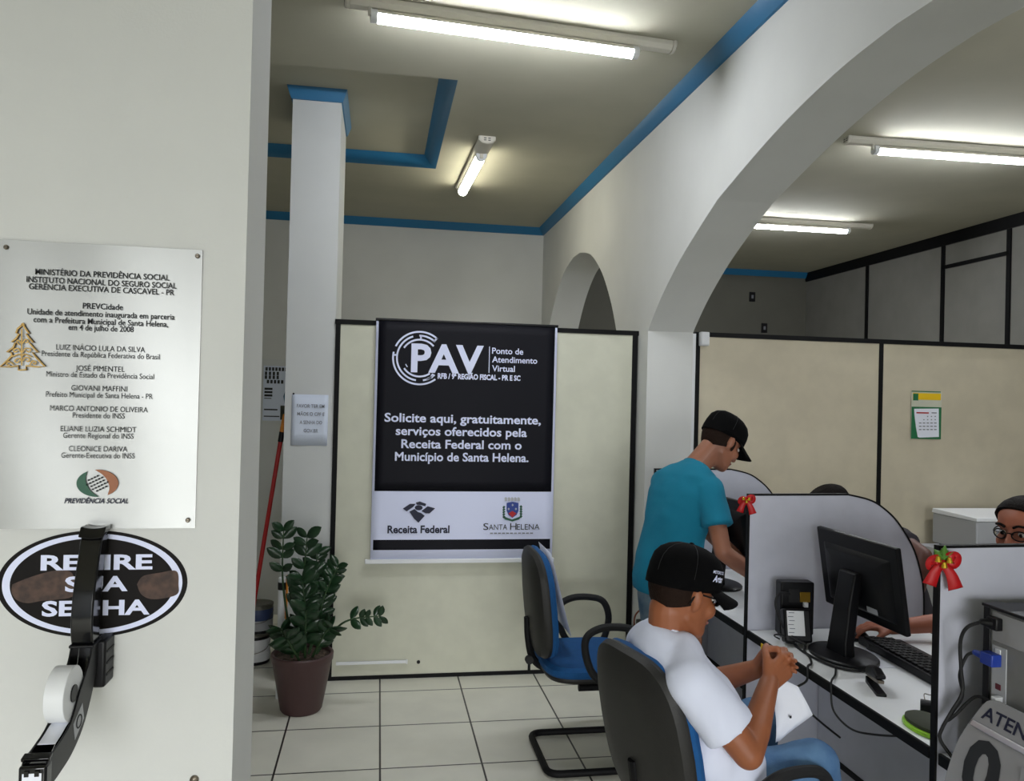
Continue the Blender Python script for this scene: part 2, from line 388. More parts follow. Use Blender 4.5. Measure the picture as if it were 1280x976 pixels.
# raceway and hole plug low on the left partition
a, b_ = at(420, 827, 'y', PY), at(508, 828, 'y', PY)
t = thing('cable_raceway', ((a.x+b_.x)/2, PY-.007, .098), 'short white cable raceway low on the cream partition behind the plant', 'cable raceway')
obj('channel', MB().b2((a.x, PY-.018, .090), (b_.x, PY-.0065, .108)), m_white, t, bevel=.003)
obj('end_stop', MB().b2((b_.x-.004, PY-.020, .087), (b_.x+.006, PY-.0065, .111)), m_white, t, bevel=.002)
p = at(523, 827, 'y', PY)
tag(obj('hole_plug', MB().lathe([(.004, 0), (.010, .001), (.010, .006), (.006, .010)], (p.x, PY, p.z), 16, (0, -1, 0)), m_rubber, origin=(p.x, PY, p.z)), 'small black plug in the cream partition right of the raceway', 'plug')

# ------------------------------------------------------------------ lamps on the ceilings
def batten(cx, cy, rot, length, tube_a, tube_b, label, side=-1, loc_z=HC, wide=.070, TR=.027, tm=None):
    """surface batten along its own x axis; the tube runs from tube_a to tube_b (own x)"""
    t = thing('ceiling_lamp', (cx, cy, loc_z), label, 'ceiling lamp', 'ceiling lamps', rot)
    T = wmat(t); tr = lambda x, y, z: T @ V((x, y, z))
    h = MB(); rings = []
    L = length/2; hw = wide/2
    prof = [(-hw, 0), (-hw, -.022), (-hw*.6, -.04), (0, -.046), (hw*.6, -.04), (hw, -.022), (hw, 0)]
    for x in (-L, L): rings.append([tr(x, a, b_) for a, b_ in prof])
    h.loft(rings); hs = obj('housing', h, m_fix, t, bevel=.004)
    for s in (-1, 1):
        e = MB(); x0 = s*L; e.loft([[tr(x0+s*dx, a*k, b_*k) for a, b_ in prof] for dx, k in ((0, 1.06), (.012, 1.06), (.02, .9))])
        for q in (-.016, .016): pass
        cap = obj('end_cap', e, m_fix, t, bevel=.002)
        sl = MB()
        for q in (-.014, .014):
            for zz in (-.014, -.027): sl.box(tr(x0+s*.0205, q, zz), (.002, .016, .005), T.to_3x3())
        obj('slot', sl, m_ink, cap)
    yo, zo = side*.012, -.046-TR*(1 if side else .2)
    def arcp(x, a0, a1, n, r): return [tr(x, yo+r*math.sin(math.radians(a0+(a1-a0)*i/n)), zo-r*math.cos(math.radians(a0+(a1-a0)*i/n))) for i in range(n+1)]
    tb = MB(); tb.loft([arcp(tube_a, -96, 96, 20, TR), arcp(tube_b, -96, 96, 20, TR)]); tu = obj('tube', tb, tm or m_tube, t, angle=60)
    tb = MB(); tb.loft([arcp(tube_a, 97, 263, 12, TR*1.02), arcp(tube_b, 97, 263, 12, TR*1.02)]); obj('tube_back', tb, m_fix, tu, angle=60)
    for xx, s in ((tube_a, -1), (tube_b, 1)):
        k = MB(); k.cyl(tr(xx+s*.022, yo, zo), tr(xx-s*.006, yo, zo), TR*1.07, n=20); obj('tube_cap', k, m_white, t)
        k = MB(); k.b2((-.008, -.011, -.075), (.008, .011, -.02)); bmesh.ops.transform(k.bm, matrix=T @ Matrix.Translation((xx+s*.026, yo, 0)), verts=k.bm.verts[:]); obj('lamp_holder', k, m_fix, t, bevel=.003)
    c = MB(); c.box(tr(0, -side*hw*.2, -.043), (.1, .02, .012), T.to_3x3()); obj('clip', c, m_fix, t, bevel=.003)
    return t
batten(.562, 3.412, math.radians(4.6), 1.46, -.62, .54, 'long white lit batten nearest the camera, running across the left ceiling', side=-1)
batten(.62, 5.58, math.radians(91.5), 1.20, -.36, .58, 'short-looking lit batten pointing away, beside the blue ceiling recess', side=0, wide=.105, TR=.034, tm=m_tube2)
batten(3.50, 4.42, math.radians(-2), 1.36, -.50, .62, 'lit batten in the right hall above the beige partition, cut by the frame edge')
batten(3.70, 6.56, math.radians(-1), 1.36, -.62, .45, 'far lit batten in the right hall, half behind the big arch')

batten(3.30, 2.25, math.radians(-2), 1.36, -.60, .60, 'unseen batten added high in the right hall to brighten the service desks')  # extra lamp out of view, added to lift the light on the desks

# ------------------------------------------------------------------ plaque, ornament, sticker
PW = 1.5
def pw(px, py, y=PW): return at(px, py, 'y', y)
tl, tr_, brc, bl = pw(-2, 300), pw(255, 312), pw(245, 660), pw(-2, 661)
tl.x = bl.x = -.662; tr_.x = brc.x = -.322; tl.z = tr_.z = 1.894; bl.z = brc.z = 1.391
t = thing('memorial_plaque', (-.492, PW, 1.391), 'brushed steel inauguration plaque engraved with names, screwed to the near white wall', 'plaque')
pm = MB()
# a thin plate, slightly wavy
G = []
for j in range(25):
    z = 1.391+(1.894-1.391)*j/24
    G.append([V((-.662+.34*i/24, PW-.0036-.0008*math.sin(i*.42+j*.1)-.0006*math.sin(j*.35+i*.2), z)) for i in range(25)])
pm.grid(G); o = obj('plate', pm, m_steel, t, angle=180)
obj('plate_edge', MB().b2((-.662, PW-.0013, 1.391), (-.322, PW-.0001, 1.894)), m_screw, t)
LY = PW-.0066
le = MB()
B_ = .012
for s_, p0, p1, yb, c_, bold in [
    ('MINISTÉRIO DA PREVIDÊNCIA SOCIAL', 43.7, 211.8, 346.6, 7, B_), ('INSTITUTO NACIONAL DO SEGURO SOCIAL', 32.8, 220.5, 356.4, 7, B_), ('GERÊNCIA EXECUTIVA DE CASCAVEL - PR', 35.7, 217.7, 365, 7, B_),
    ('PREVCidade', 103.3, 153.6, 386.5, 7, B_), ('Unidade de atendimento inaugurada em parceria', 33.9, 218.1, 396, 7, B_), ('com a Prefeitura Municipal de Santa Helena,', 41.6, 210, 405.5, 7, B_), ('em 4 de julho de 2008', 85.3, 166.9, 413.6, 7, B_),
    ('LUIZ INÁCIO LULA DA SILVA', 70, 181.1, 438.6, 6.6, 0), ('Presidente da República Federativa do Brasil', 51.8, 199.7, 447, 6.6, 0),
    ('JOSÉ PIMENTEL', 94.2, 155.8, 464, 6.6, 0), ('Ministro de Estado da Previdência Social', 57.6, 192.4, 472.2, 6.6, 0),
    ('GIOVANI MAFFINI', 88.8, 158.9, 488.6, 6.6, 0), ('Prefeito Municipal de Santa Helena - PR', 57.2, 190.8, 497.2, 6.6, 0),
    ('MARCO ANTONIO DE OLIVEIRA', 62.3, 184.6, 514.3, 6.6, 0), ('Presidente do INSS', 90.7, 155.8, 522.6, 6.6, 0),
    ('ELIANE LUZIA SCHMIDT', 75.5, 170.2, 539.6, 6.6, 0), ('Gerente Regional do INSS', 78.7, 166.7, 547.8, 6.6, 0),
    ('CLEONICE DARIVA', 85.7, 158.9, 564.2, 6.6, 0), ('Gerente-Executiva do INSS', 76.3, 168.2, 572.6, 6.6, 0)]:
    px_line(t, s_, p0, p1, yb, c_, LY, bold, m=m_ink)
le = MB(); px_text(le, 'PREVIDÊNCIA SOCIAL', 80.2, 160.4, 629, 6, LY, .02, .25); obj('logo_lettering', le, m_inknavy, t)
# emblem: two crescents around a dotted diamond
c = pw(121.9, 604, LY); k = (pw(148, 604, LY)-c).x; kz = (c-pw(122, 621, LY)).z
def crescent(t0, t1, wmax, rot):
    n = 24; out = []; inn = []
    for i in range(n+1):
        s_ = i/n; a = math.radians(t0+(t1-t0)*s_); wd = wmax*math.sin(PI*min(1, max(0, s_)))**.7
        out.append((math.cos(a), math.sin(a))); inn.append(((1-wd)*math.cos(a), (1-wd)*math.sin(a)))
    return out+inn[::-1]
def flat(mb, poly, y=LY, cx=None, sx=1, sz=1, th=.0006):
    cx = cx or c; mb.prism([(a*sx, b_*sz) for a, b_ in poly], V((cx.x, y, cx.z)), X, Z, Y*-th)
g = MB(); flat(g, crescent(120, 275, .5, 0), sx=k, sz=kz); obj('logo_green_crescent', g, m_green, t)
g = MB(); flat(g, crescent(-60, 98, .5, 0), sx=k, sz=kz); obj('logo_brown_crescent', g, m_brown, t)
g = MB()
for i in range(9):
    for j in range(9):
        u_, v_ = (i-4)/4, (j-4)/4
        if (i+j) % 2 == 0 and abs(u_) <= 1 and abs(v_) <= 1:
            a, b_ = (u_+v_*.35)*.42, (v_-u_*.35)*.66
            if (abs(a)*1.6+abs(b_)*1.2) < 1.02: flat(g, [(a-.045, b_-.07), (a+.05, b_-.05), (a+.045, b_+.07), (a-.05, b_+.05)], sx=k, sz=kz)
obj('logo_dots', g, m_ink, t)
for px, py in ((8, 309), (247, 320), (235, 650)):
    q = pw(px, py, PW-.0055)
    s_ = MB(); s_.lathe([(.0042, 0), (.0042, .002), (.0028, .0038)], q, 16, (0, -1, 0)); sc = obj('screw', s_, m_screw, t)
    sc2 = MB(); sc2.box(q+V((0, -.0038, 0)), (.005, .0006, .0009)); obj('screw_slot', sc2, m_ink, sc)
# small hook at the foot of the wall section in view
q = pw(243, 974)
t = thing('wall_hook', (q.x, PW, q.z), 'small metal screw hook on the white wall below right of the oval sticker', 'hook')
obj('rosette', MB().lathe([(.008, 0), (.0075, .004), (.003, .007)], q, 20, (0, -1, 0)), m_screw, t)
obj('pin', MB().tube(crom([q, q+V((0, -.012, 0)), q+V((.004, -.018, .004))]), .0018), m_screw, t)
# laser cut tree ornament
t = thing('tree_ornament', (*pw(28, 462, PW-.0105)[:2], pw(28, 462, PW-.0105).z), 'small golden cut-out Christmas tree ornament stuck on the plaque\'s left edge', 'ornament')
def tp_(px, py, d=0): return at(px, py, 'y', PW-.0098-d)
tz = lambda x, y: tp_(x/781*80, 380+y/976*100)
OUT = [(278, 235), (300, 285), (355, 360), (318, 362), (345, 400), (405, 470), (355, 472), (400, 525), (462, 588), (395, 592), (440, 650), (545, 760), (450, 766), (318, 752), (318, 800), (225, 805), (222, 752), (120, 765), (0, 765), (85, 690), (145, 625), (135, 590), (82, 585), (160, 530), (185, 470), (140, 462), (195, 420), (230, 365), (195, 352), (215, 300), (262, 262)]
w_ = MB(); w_.tube([tz(*q) for q in OUT], .0015, 6, closed=True); obj('outline', w_, m_gold, t)
for nm, pts in (('scroll', [(265, 300), (265, 750)]), ('scroll', [(260, 690), (225, 660), (180, 690), (210, 715), (235, 690)]), ('scroll', [(280, 690), (310, 650), (355, 665), (350, 700), (320, 690)]), ('scroll', [(170, 740), (110, 700), (80, 735), (120, 745)]), ('scroll', [(365, 745), (395, 695), (440, 705), (425, 735), (400, 715)]), ('scroll', [(255, 590), (220, 540), (165, 555), (180, 585), (215, 570)]), ('scroll', [(275, 590), (310, 540), (375, 550), (350, 585), (320, 565)]), ('scroll', [(260, 480), (225, 440), (205, 465), (240, 500)]), ('scroll', [(275, 480), (310, 430), (345, 455), (310, 470)]), ('scroll', [(145, 640), (240, 610), (260, 640)]), ('scroll', [(385, 645), (300, 610), (270, 640)])):
    w_ = MB(); w_.tube(crom([tz(*q) for q in pts], 5), .0012, 6); obj(nm, w_, m_gold, t)
w_ = MB(); cc = tz(278, 250)
w_.tube([cc+V((.0022*math.cos(a*PI/6), 0, .0022*math.sin(a*PI/6))) for a in range(12)], .0008, 6, closed=True); obj('hanging_loop', w_, m_gold, t)
w_ = MB(); w_.tube([tz(*q)+V((.0006, .0022, 0)) for q in OUT], .0014, 6, closed=True); obj('edge', w_, m_woodedge, t)
# oval sticker
sc_ = V((-.4905, PW, 1.2925)); ea, eb = .1575, .0945
t = thing('oval_sticker', sc_, 'oval black and white sticker reading RETIRE SUA SENHA on the near wall', 'sticker')
def oval(mb, a, b_, y): mb.prism([(a*math.cos(2*PI*i/96), b_*math.sin(2*PI*i/96)) for i in range(96)], V((sc_.x, y, sc_.z)), X, Z, Y*-.0004)
for nm, f_, y_, m in (('border', 1, PW-.0002, m_stk), ('ring', .945, PW-.0007, m_bannerwht), ('field', .865, PW-.0012, m_stk)):
    e = MB(); oval(e, ea*f_+(0 if f_ == 1 else 0), eb*f_-(0 if f_ == 1 else .0025*(1-f_)*10*.3), y_); obj(nm, e, m, t)
def patch(pts):
    e = MB(); cs = interp([(x, y) for x, y in pts]+[pts[0]], 6)
    P = [pw(x/2.904, 640+y/2.904, PW-.0017) for x, y in cs[:-1]]
    e.loft([P, [q+V((0, -.0003, 0)) for q in P]]); obj('worn_patch', e, m_stkbrown, t)
patch([(45, 262), (110, 236), (200, 212), (262, 222), (270, 300), (200, 318), (150, 322), (100, 330), (60, 318), (42, 290)])
patch([(497, 262), (520, 232), (580, 220), (640, 214), (648, 262), (640, 300), (560, 316), (515, 300)])
le = MB()
for s_, a0, a1, yb in (('RETIRE', 50.6, 190.4, 711.5), ('SUA', 81, 159.5, 738.5), ('SENHA', 52, 187, 768.5)): px_line(t, s_, a0, a1, yb, 17.5, PW-.0023, .032, m=m_bannerwht)
# ticket dispenser
DX0, DX1 = -.500, -.465
t = thing('ticket_dispenser', (-.48, PW, 1.03), 'gloss black S-shaped queue ticket dispenser holding a white roll, over the oval sticker', 'ticket dispenser')
xm = (DX0+DX1)/2
front = interp([(1.474, 1.392), (1.455, 1.378), (1.447, 1.355), (1.436, 1.325), (1.426, 1.29), (1.421, 1.255), (1.422, 1.225), (1.428, 1.206)], 4)
back = interp([(1.488, 1.392), (1.484, 1.368), (1.474, 1.335), (1.464, 1.30), (1.459, 1.265), (1.458, 1.235), (1.460, 1.206)], 4)
mb = MB(); mb.prism(front+back[::-1], V((DX0, 0, 0)), Y, Z, X*(DX1-DX0)); obj('upper_arm', mb, m_gloss, t, bevel=.003, seg=3)
mb = MB(); n = 10
def lip(z_, dy): return [V((DX0-.003+(DX1-DX0+.006)*i/n, 1.452+dy, z_+.0035*abs(2*i/n-1)**2)) for i in range(n+1)]
mb.loft([lip(1.396, .012)+lip(1.380, .0)[::-1], lip(1.396, .040)+lip(1.386, .036)[::-1]]); obj('top_lip', mb, m_gloss, t, bevel=.0015)
mb = MB(); mb.box((xm, 1.443, 1.205), (DX1-DX0+.004, .042, .005)); obj('joint_band', mb, m_blackp, t, bevel=.0015)
plate = interp([(1.424, 1.203), (1.412, 1.182), (1.376, 1.150), (1.338, 1.112), (1.288, 1.099), (1.256, 1.094), (1.243, 1.075), (1.243, 1.035)], 4)
plate_b = interp([(1.262, 1.035), (1.270, 1.048), (1.30, 1.052), (1.345, 1.060), (1.390, 1.082), (1.424, 1.118), (1.448, 1.160), (1.460, 1.203)], 4)
for nm, x0 in (('side_plate', DX1-.003), ('side_plate', DX0)):
    mb = MB(); mb.prism(plate+plate_b, V((x0, 0, 0)), Y, Z, X*.003); sp = obj(nm, mb, m_blackp, t, bevel=.0008)
    if x0 > -.48:
        e = MB(); e.prism([(1.355, 1.078), (1.392, 1.098), (1.383, 1.126), (1.347, 1.106)], V((DX1+.0002, 0, 0)), Y, Z, X*.0006); obj('label', e, m_vga2, sp)
        e = MB(); e.tube([V((DX1+.001, 1.369+.011*math.cos(a*PI/12), 1.102+.010*math.sin(a*PI/12))) for a in range(24)], .0012, 5, closed=True); obj('emblem', e, m_ink, sp)
mb = MB()
mb.loft([[V((DX0+.003, a, b_)), V((DX1-.003, a, b_)), V((DX1-.003, a+.003, b_-.003)), V((DX0+.003, a+.003, b_-.003))] for a, b_ in plate_b]); obj('channel', mb, m_gloss, t)
rc = V((xm, 1.356, 1.152)); RR = .043
mb = MB(); mb.lathe([(.014, -.0145), (RR-.001, -.0145), (RR, -.0138), (RR, .0138), (RR-.001, .0145), (.014, .0145)], rc-X*.001, 48, (1, 0, 0)); obj('ticket_roll', mb, m_white, t, angle=30)
mb = MB(); mb.cyl(rc-X*.0155, rc+X*.0155, .0135, n=24); obj('spindle', mb, m_blackp, t)
mb = MB(); tk = interp([(1.348, 1.109), (1.332, 1.1065), (1.312, 1.101), (1.29, 1.097)], 4)
mb.grid([[V((x, a, b_+.003)) for x in (DX0+.005, xm, DX1-.005)] for a, b_ in tk]); obj('ticket_strip', mb, m_paper, t, solid=.0004)
mb = MB(); mb.box((xm, 1.258, 1.0955), (DX1-DX0+.004, .014, .006), Matrix.Rotation(.25, 3, 'X')); obj('cutter_bridge', mb, m_gloss, t, bevel=.0015)
mb = MB(); mb.box((xm, 1.2425, 1.071), (.026, .002, .016)); obj('ticket_tongue', mb, m_paper, t)
for q in (-.007, .007):
    mb = MB(); mb.box((xm+q, 1.2408, 1.079), (.006, .002, .008)); obj('cutter_tooth', mb, m_gloss, t)
mb = MB(); mb.box((xm, 1.254, 1.060), (DX1-DX0+.003, .024, .058)); obj('mouth', mb, m_gloss, t, bevel=.004, seg=3)
mb = MB(); mb.b2((-.474, 1.452, 1.124), (-.453, PW, 1.206)); mk = obj('wall_bracket', mb, m_blackp, t, bevel=.005, seg=3)
for i in range(3):
    mb = MB(); mb.box((-.4525, 1.476, 1.145+i*.02), (.0015, .034, .004)); obj('rib', mb, m_rubber, mk)

# ------------------------------------------------------------------ banner
BY = PY-.028
t = thing('wall_banner', (.5, BY, .68), 'tall black and white hanging banner headed PAV on the cream partition', 'banner')
x0, x1 = -.028, 1.035; z0, z1 = .690, 2.066
zw = at(580, 614, 'y', BY).z; zs1 = at(580, 674, 'y', BY).z; zs0 = at(580, 686.5, 'y', BY).z
def bgrid(a, b_, c0, c1, y, nx=20, nz=16):
    return [[V((a+(b_-a)*i/nx, y-.004*math.sin(PI*(a+(b_-a)*i/nx-x0)/(x1-x0))-.0, c0+(c1-c0)*j/nz)) for i in range(nx+1)] for j in range(nz+1)]
obj('sheet', MB().grid(bgrid(x0, x1, z0, z1, BY)), m_bannerwht, t, solid=.001)
obj('black_field', MB().grid(bgrid(x0+.014, x1-.014, zw, z1, BY-.0012)), m_bannerblk, t, solid=.0006)
obj('black_band', MB().grid(bgrid(x0+.014, x1-.014, zs0, zs1, BY-.0012)), m_bannerblk, t, solid=.0006)
obj('top_rod', MB().cyl((x0-.004, BY, z1+.002), (x1+.004, BY, z1+.002), .008), m_blackp, t)
mb = MB(); mb.b2((x0-.03, BY-.012, z0-.022), (x1+.012, BY+.012, z0+.004)); obj('bottom_bar', mb, m_white, t, bevel=.005)
TY = BY-.0072
le = MB()
def zt(mb, s_, a0, a1, yb, ch, bold=0):
    if mb is None: px_line(t, s_, a0, a1, yb, ch, TY, bold, m=m_bannerwht)
    else: px_text(mb, s_, a0, a1, yb, ch, TY, bold)
zt(None, 'PAV', 513.5, 604, 465, 33, .03)
for s_, a0, a1, yb in (('Ponto de', 615, 654, 442.5), ('Atendimento', 615, 671.5, 453.6), ('Virtual', 615, 643.5, 464.3)): zt(None, s_, a0, a1, yb, 7.3, .015)
zt(None, 'RFB / 9ª REGIÃO FISCAL - PR E SC', 547, 650.5, 474.3, 6.2, .04)
for s_, a0, a1, yb in (('Solicite aqui, gratuitamente,', 480.5, 676, 528.5), ('serviços oferecidos pela', 494.5, 658.5, 544.6), ('Receita Federal com o', 501.5, 652, 560.6), ('Município de Santa Helena.', 493.5, 660.5, 576.4)): zt(None, s_, a0, a1, yb, 10.3, .022)
a, b_ = at(612, 433, 'y', TY), at(612.7, 466, 'y', TY); le.b2((a.x-.0022, TY-.0004, b_.z), (a.x+.0022, TY, a.z))
obj('divider_line', le, m_bannerwht, t)
# ring logo around the P
lg = MB(); lc = at(524.5, 447.5, 'y', TY); pm_ = abs(at(624.5, 447.5, 'y', TY).x-lc.x)/100
def ring(r, a0, a1, w_=1.1):
    n = max(6, int(abs(a1-a0)/5)); pts = [(r*math.cos(math.radians(a0+(a1-a0)*i/n)), r*math.sin(math.radians(a0+(a1-a0)*i/n))) for i in range(n+1)]
    for (p, q), (p2, q2) in zip(pts[:-1], pts[1:]):
        s0, s1 = (r-w_)/r, (r+w_)/r
        vs = [lg.bm.verts.new(lc+V((x*pm_, -.0002, z*pm_))) for x, z in ((p*s0, q*s0), (p2*s0, q2*s0), (p2*s1, q2*s1), (p*s1, q*s1))]; lg.face(vs)
ring(32.5, 48, 155); ring(32.5, 168, 308); ring(27.8, 108, 262); ring(27.8, 48, 92); ring(27.8, 280, 302); ring(22.8, 42, 148); ring(22.8, 215, 305); ring(18.6, 205, 218, .6)
def stroke(p, q, w_=1.1):
    p, q = V((p[0], p[1], 0)), V((q[0], q[1], 0)); n = V((-(q-p).y, (q-p).x, 0)).normalized()*w_
    lg.face([lg.bm.verts.new(lc+V((r.x*pm_, -.0002, r.y*pm_))) for r in (p-n, q-n, q+n, p+n)])
stroke((1, 23), (1, 28)); stroke((-32, 3), (-28, 3)); stroke((17, 21), (21.5, 25.5)); stroke((13, -25), (17, -19)); stroke((9, -26), (15, -23)); stroke((15, -24), (19, -20))
obj('ring_logo', lg, m_bannerwht, t)
# lower logos
def pxpoly(mb, pts, ox, oy, sc, y=TY, th=.0005):
    P = [at(ox+a/sc, oy+b_/sc, 'y', y) for a, b_ in pts]; mb.loft([P, [q+V((0, -th, 0)) for q in P]])
rf = MB(); q5 = lambda *p: pxpoly(rf, p, 460, 600, 5.333)
q5((232, 190), (280, 158), (318, 158), (302, 178), (258, 208)); q5((318, 150), (345, 142), (388, 158), (382, 174), (350, 166), (326, 164))
q5((276, 210), (310, 192), (332, 212), (356, 220), (378, 238), (336, 284), (306, 256)); q5((356, 206), (398, 174), (448, 188), (410, 222), (384, 222))
P = [(338+26*math.cos(i*PI/10), 184+17*math.sin(i*PI/10)) for i in range(20)]; q5(*P)
zt(rf, 'Receita Federal', 484.2, 561.8, 666, 9, .03)
obj('tax_office_logo', rf, m_inknavy, t)
sh = MB(); zt(sh, 'S', 604, 610.5, 662.2, 8.2, .0); zt(sh, 'ANTA', 611, 634, 662.2, 6.8, .0); zt(sh, 'H', 637.5, 645.5, 662, 8.2, .0); zt(sh, 'ELENA', 646, 674.4, 661.8, 6.8, .0)
obj('town_lettering', sh, m_ink, t)
ti = MB()
for i in range(11): ti.b2((at(612.5+i*5, 666, 'y', TY).x, TY-.0003, at(640, 667, 'y', TY).z), (at(616.2+i*5, 666, 'y', TY).x, TY, at(640, 665.6, 'y', TY).z))
obj('fine_print', ti, m_inkg, t)
cb = MB(); pxpoly(cb, [(924, 152), (962, 144), (1003, 152), (1003, 205), (990, 232), (962, 252), (936, 232), (924, 205)], 460, 600, 5.333); obj('crest_shield', cb, m_crestblue, t)
cb = MB()
for a, b_ in ((938, 192), (986, 192), (964, 166)): pxpoly(cb, [(a-7, b_), (a, b_-9), (a+7, b_), (a, b_+9)], 460, 600, 5.333, TY-.0006)
for a in range(5): pxpoly(cb, [(912+a*21, 140), (910+a*21, 120), (918+a*21, 113), (928+a*21, 120), (930+a*21, 138)], 460, 600, 5.333)
obj('crest_crown', cb, m_vga2, t)
cb = MB(); pxpoly(cb, [(936, 222), (962, 205), (990, 222), (962, 248)], 460, 600, 5.333, TY-.0006); obj('crest_base', cb, m_red, t)
cb = MB()
for i in range(5):
    pxpoly(cb, [(896, 182+i*16), (906, 170+i*16), (916, 178+i*16), (904, 192+i*16)], 460, 600, 5.333)
    pxpoly(cb, [(1010, 176+i*16), (1020, 166+i*16), (1030, 178+i*16), (1018, 190+i*16)], 460, 600, 5.333)
pxpoly(cb, [(900, 240), (960, 262), (1022, 240), (1008, 262), (962, 276), (912, 262)], 460, 600, 5.333)
obj('crest_leaves', cb, m_green, t)

# ------------------------------------------------------------------ papers on walls
q0, q1 = at(365, 492.5, 'y', CY0), at(409, 557, 'y', CY0)
t = thing('paper_notice', ((q0.x+q1.x)/2, CY0-.001, q1.z), 'white printed notice taped to the front of the square column', 'notice')
obj('sheet', MB().grid([[V((q0.x+(q1.x-q0.x)*i/8, CY0-.003-.002*math.sin(i*.9), q1.z+(q0.z-q1.z)*j/4)) for i in range(9)] for j in range(5)]), m_offpaper, t, solid=.0005)
le = MB()
for s_, a0, a1, yb in (('FAVOR TER EM', 371, 405.5, 509.5), ('MÃOS O CPF E', 371.5, 405.5, 519.5), ('A SENHA DO', 374.5, 402.5, 530), ('GOV.BR', 379.5, 397.5, 540.3)): px_line(t, s_, a0, a1, yb, 4.2, CY0-.006, .01, m=m_inkg)
q = at(367, 492, 'y', CY0); tag(obj('wall_pin', MB().lathe([(.006, 0), (.005, .006), (.002, .009)], q, 12, (0, -1, 0)), m_ink, origin=q), 'tiny dark pin in the column just above the paper notice', 'pin')
PF = 6.0
q0, q1 = at(330, 457, 'y', PF), at(329, 525.5, 'y', PF); pz1, pz0 = q0.z, q1.z; px0, px1_ = q0.x, q0.x+.30
t = thing('poster', ((px0+px1_)/2, PF-.002, pz0), 'printed campaign poster on the far wall, half hidden behind the square column', 'poster')
obj('sheet', MB().b2((px0, PF-.008, pz0), (px1_, PF-.006, pz1)), m_offpaper, t)
le = MB(); W_ = px1_-px0; Hh = pz1-pz0
def pbox(mb, a, b_, c0, c1, y=PF-.0085): mb.b2((px0+W_*a, y-.0005, pz0+Hh*c0), (px0+W_*b_, y, pz0+Hh*c1))
for s_, a0, a1, b0 in (('ATENDIMENTO', .04, .95, .90), ('AO TEU', .04, .36, .83), ('POVO', .03, .36, .76), ('CIDADE', .08, .46, .68)):
    pass
for a0, a1, b0 in ((.04, .97, .91), (.03, .40, .83), (.03, .40, .76), (.08, .50, .68)):
    n = int((a1-a0)/.075)
    for i in range(n):
        u0 = a0+(a1-a0)*i/n; pbox(le, u0, u0+.055, b0, b0+.065)
for a0, a1, b0, b1 in ((.03, .22, .44, .48), (.03, .22, .50, .54), (.03, .22, .56, .6), (.03, .35, .19, .215), (.03, .4, .07, .09), (.03, .2, .4, .415)): pbox(le, a0, a1, b0, b1)
obj('lettering', le, m_ink, t)
le = MB(); P = [(.48, .45), (.55, .62), (.75, .66), (.9, .72), (.98, .72), (.98, .30), (.52, .30)]
le.prism([(a*W_, b_*Hh) for a, b_ in P], V((px0, PF-.0082, pz0)), X, Z, Y*-.0004); obj('picture', le, m_posterblue, t)
le = MB(); pbox(le, .42, .98, .02, .28); obj('picture_lower', le, m_posterdark, t)
# calendar
CYL = 4.5-.006
def cpt(x, y): return at(1120+x/9.7625, 470+y/9.76, 'y', CYL)
a, b_ = cpt(190, 178), cpt(545, 770)
t = thing('wall_calendar', ((a.x+b_.x)/2, CYL, b_.z), 'small green-framed calendar under a yellow header on the beige partition', 'calendar')
def cq(nm, x0_, y0_, x1__, y1_, m, lift, parent=None):
    p, q = cpt(x0_, y0_), cpt(x1__, y1_); return obj(nm, MB().b2((p.x, CYL-lift-.0008, q.z), (q.x, CYL-lift, p.z)), m, parent or t)
cq('backing', 190, 180, 545, 770, m_panel, 0); cq('header', 205, 205, 545, 295, m_yellow, .001); cq('header_rule', 190, 178, 545, 200, m_signgreen, .001); cq('header_badge', 207, 212, 268, 298, m_signgreen, .002)
cq('frame', 190, 372, 545, 770, m_signgreen, .001)
pg = MB(); P = [cpt(*q) for q in ((218, 398), (518, 396), (520, 742), (285, 750), (262, 742), (240, 620), (222, 470))]
pg.loft([[V((q.x, CYL-.0022, q.z)) for q in P], [V((q.x, CYL-.003, q.z)) for q in P]]); obj('page', pg, m_paper, t)
cq('title_line', 245, 438, 395, 458, m_red, .0032); cq('month_line', 430, 442, 490, 455, m_inkg, .0032)
lm = MB()
for j in range(5):
    for i in range(5):
        if j < 2 and i < 2 - j: continue
        p = cpt(290+i*46, 492+j*40)
        lm.b2((p.x-.0042 if j < 2 else p.x-.008, CYL-.0038, p.z-.003), (p.x+.0042 if j < 2 else p.x+.0095, CYL-.0032, p.z+.003))
obj('date_grid', lm, m_inkg, t)

# ------------------------------------------------------------------ desks with privacy screens
DX = 1.44; DZ = .755
def make_desk(y0, y1, label):
    t = thing('service_desk', (DX, (y0+y1)/2, 0), label, 'desk', 'service desks along the arch line')
    mb = MB(); mb.b2((DX+.004, y0, DZ-.026), (2.16, y1, DZ)); obj('worktop', mb, m_desk, t, bevel=.003)
    mb = MB(); mb.b2((DX-.004, y0, DZ-.030), (DX+.006, y1, DZ+.001)); obj('edge_band', mb, m_black, t, bevel=.003)
    mb = MB(); mb.b2((2.158, y0, DZ-.030), (2.166, y1, DZ+.001)); obj('edge_band', mb, m_black, t, bevel=.003)
    mb = MB(); mb.b2((1.745, y0, .30), (1.765, y1, DZ-.026)); obj('modesty_panel', mb, m_grey, t)
    mb = MB(); mb.b2((1.738, y0, .278), (1.772, y1, .30)); obj('panel_edge', mb, m_black, t, bevel=.003)
    return t
make_desk(1.846, 2.874, 'white service desk with black edge between the two near grey screens')
make_desk(2.908, 3.934, 'white service desk in the second booth, behind the standing man\'s arms')
make_desk(.80, 1.812, 'white service desk at the lower right carrying the open-backed computer')
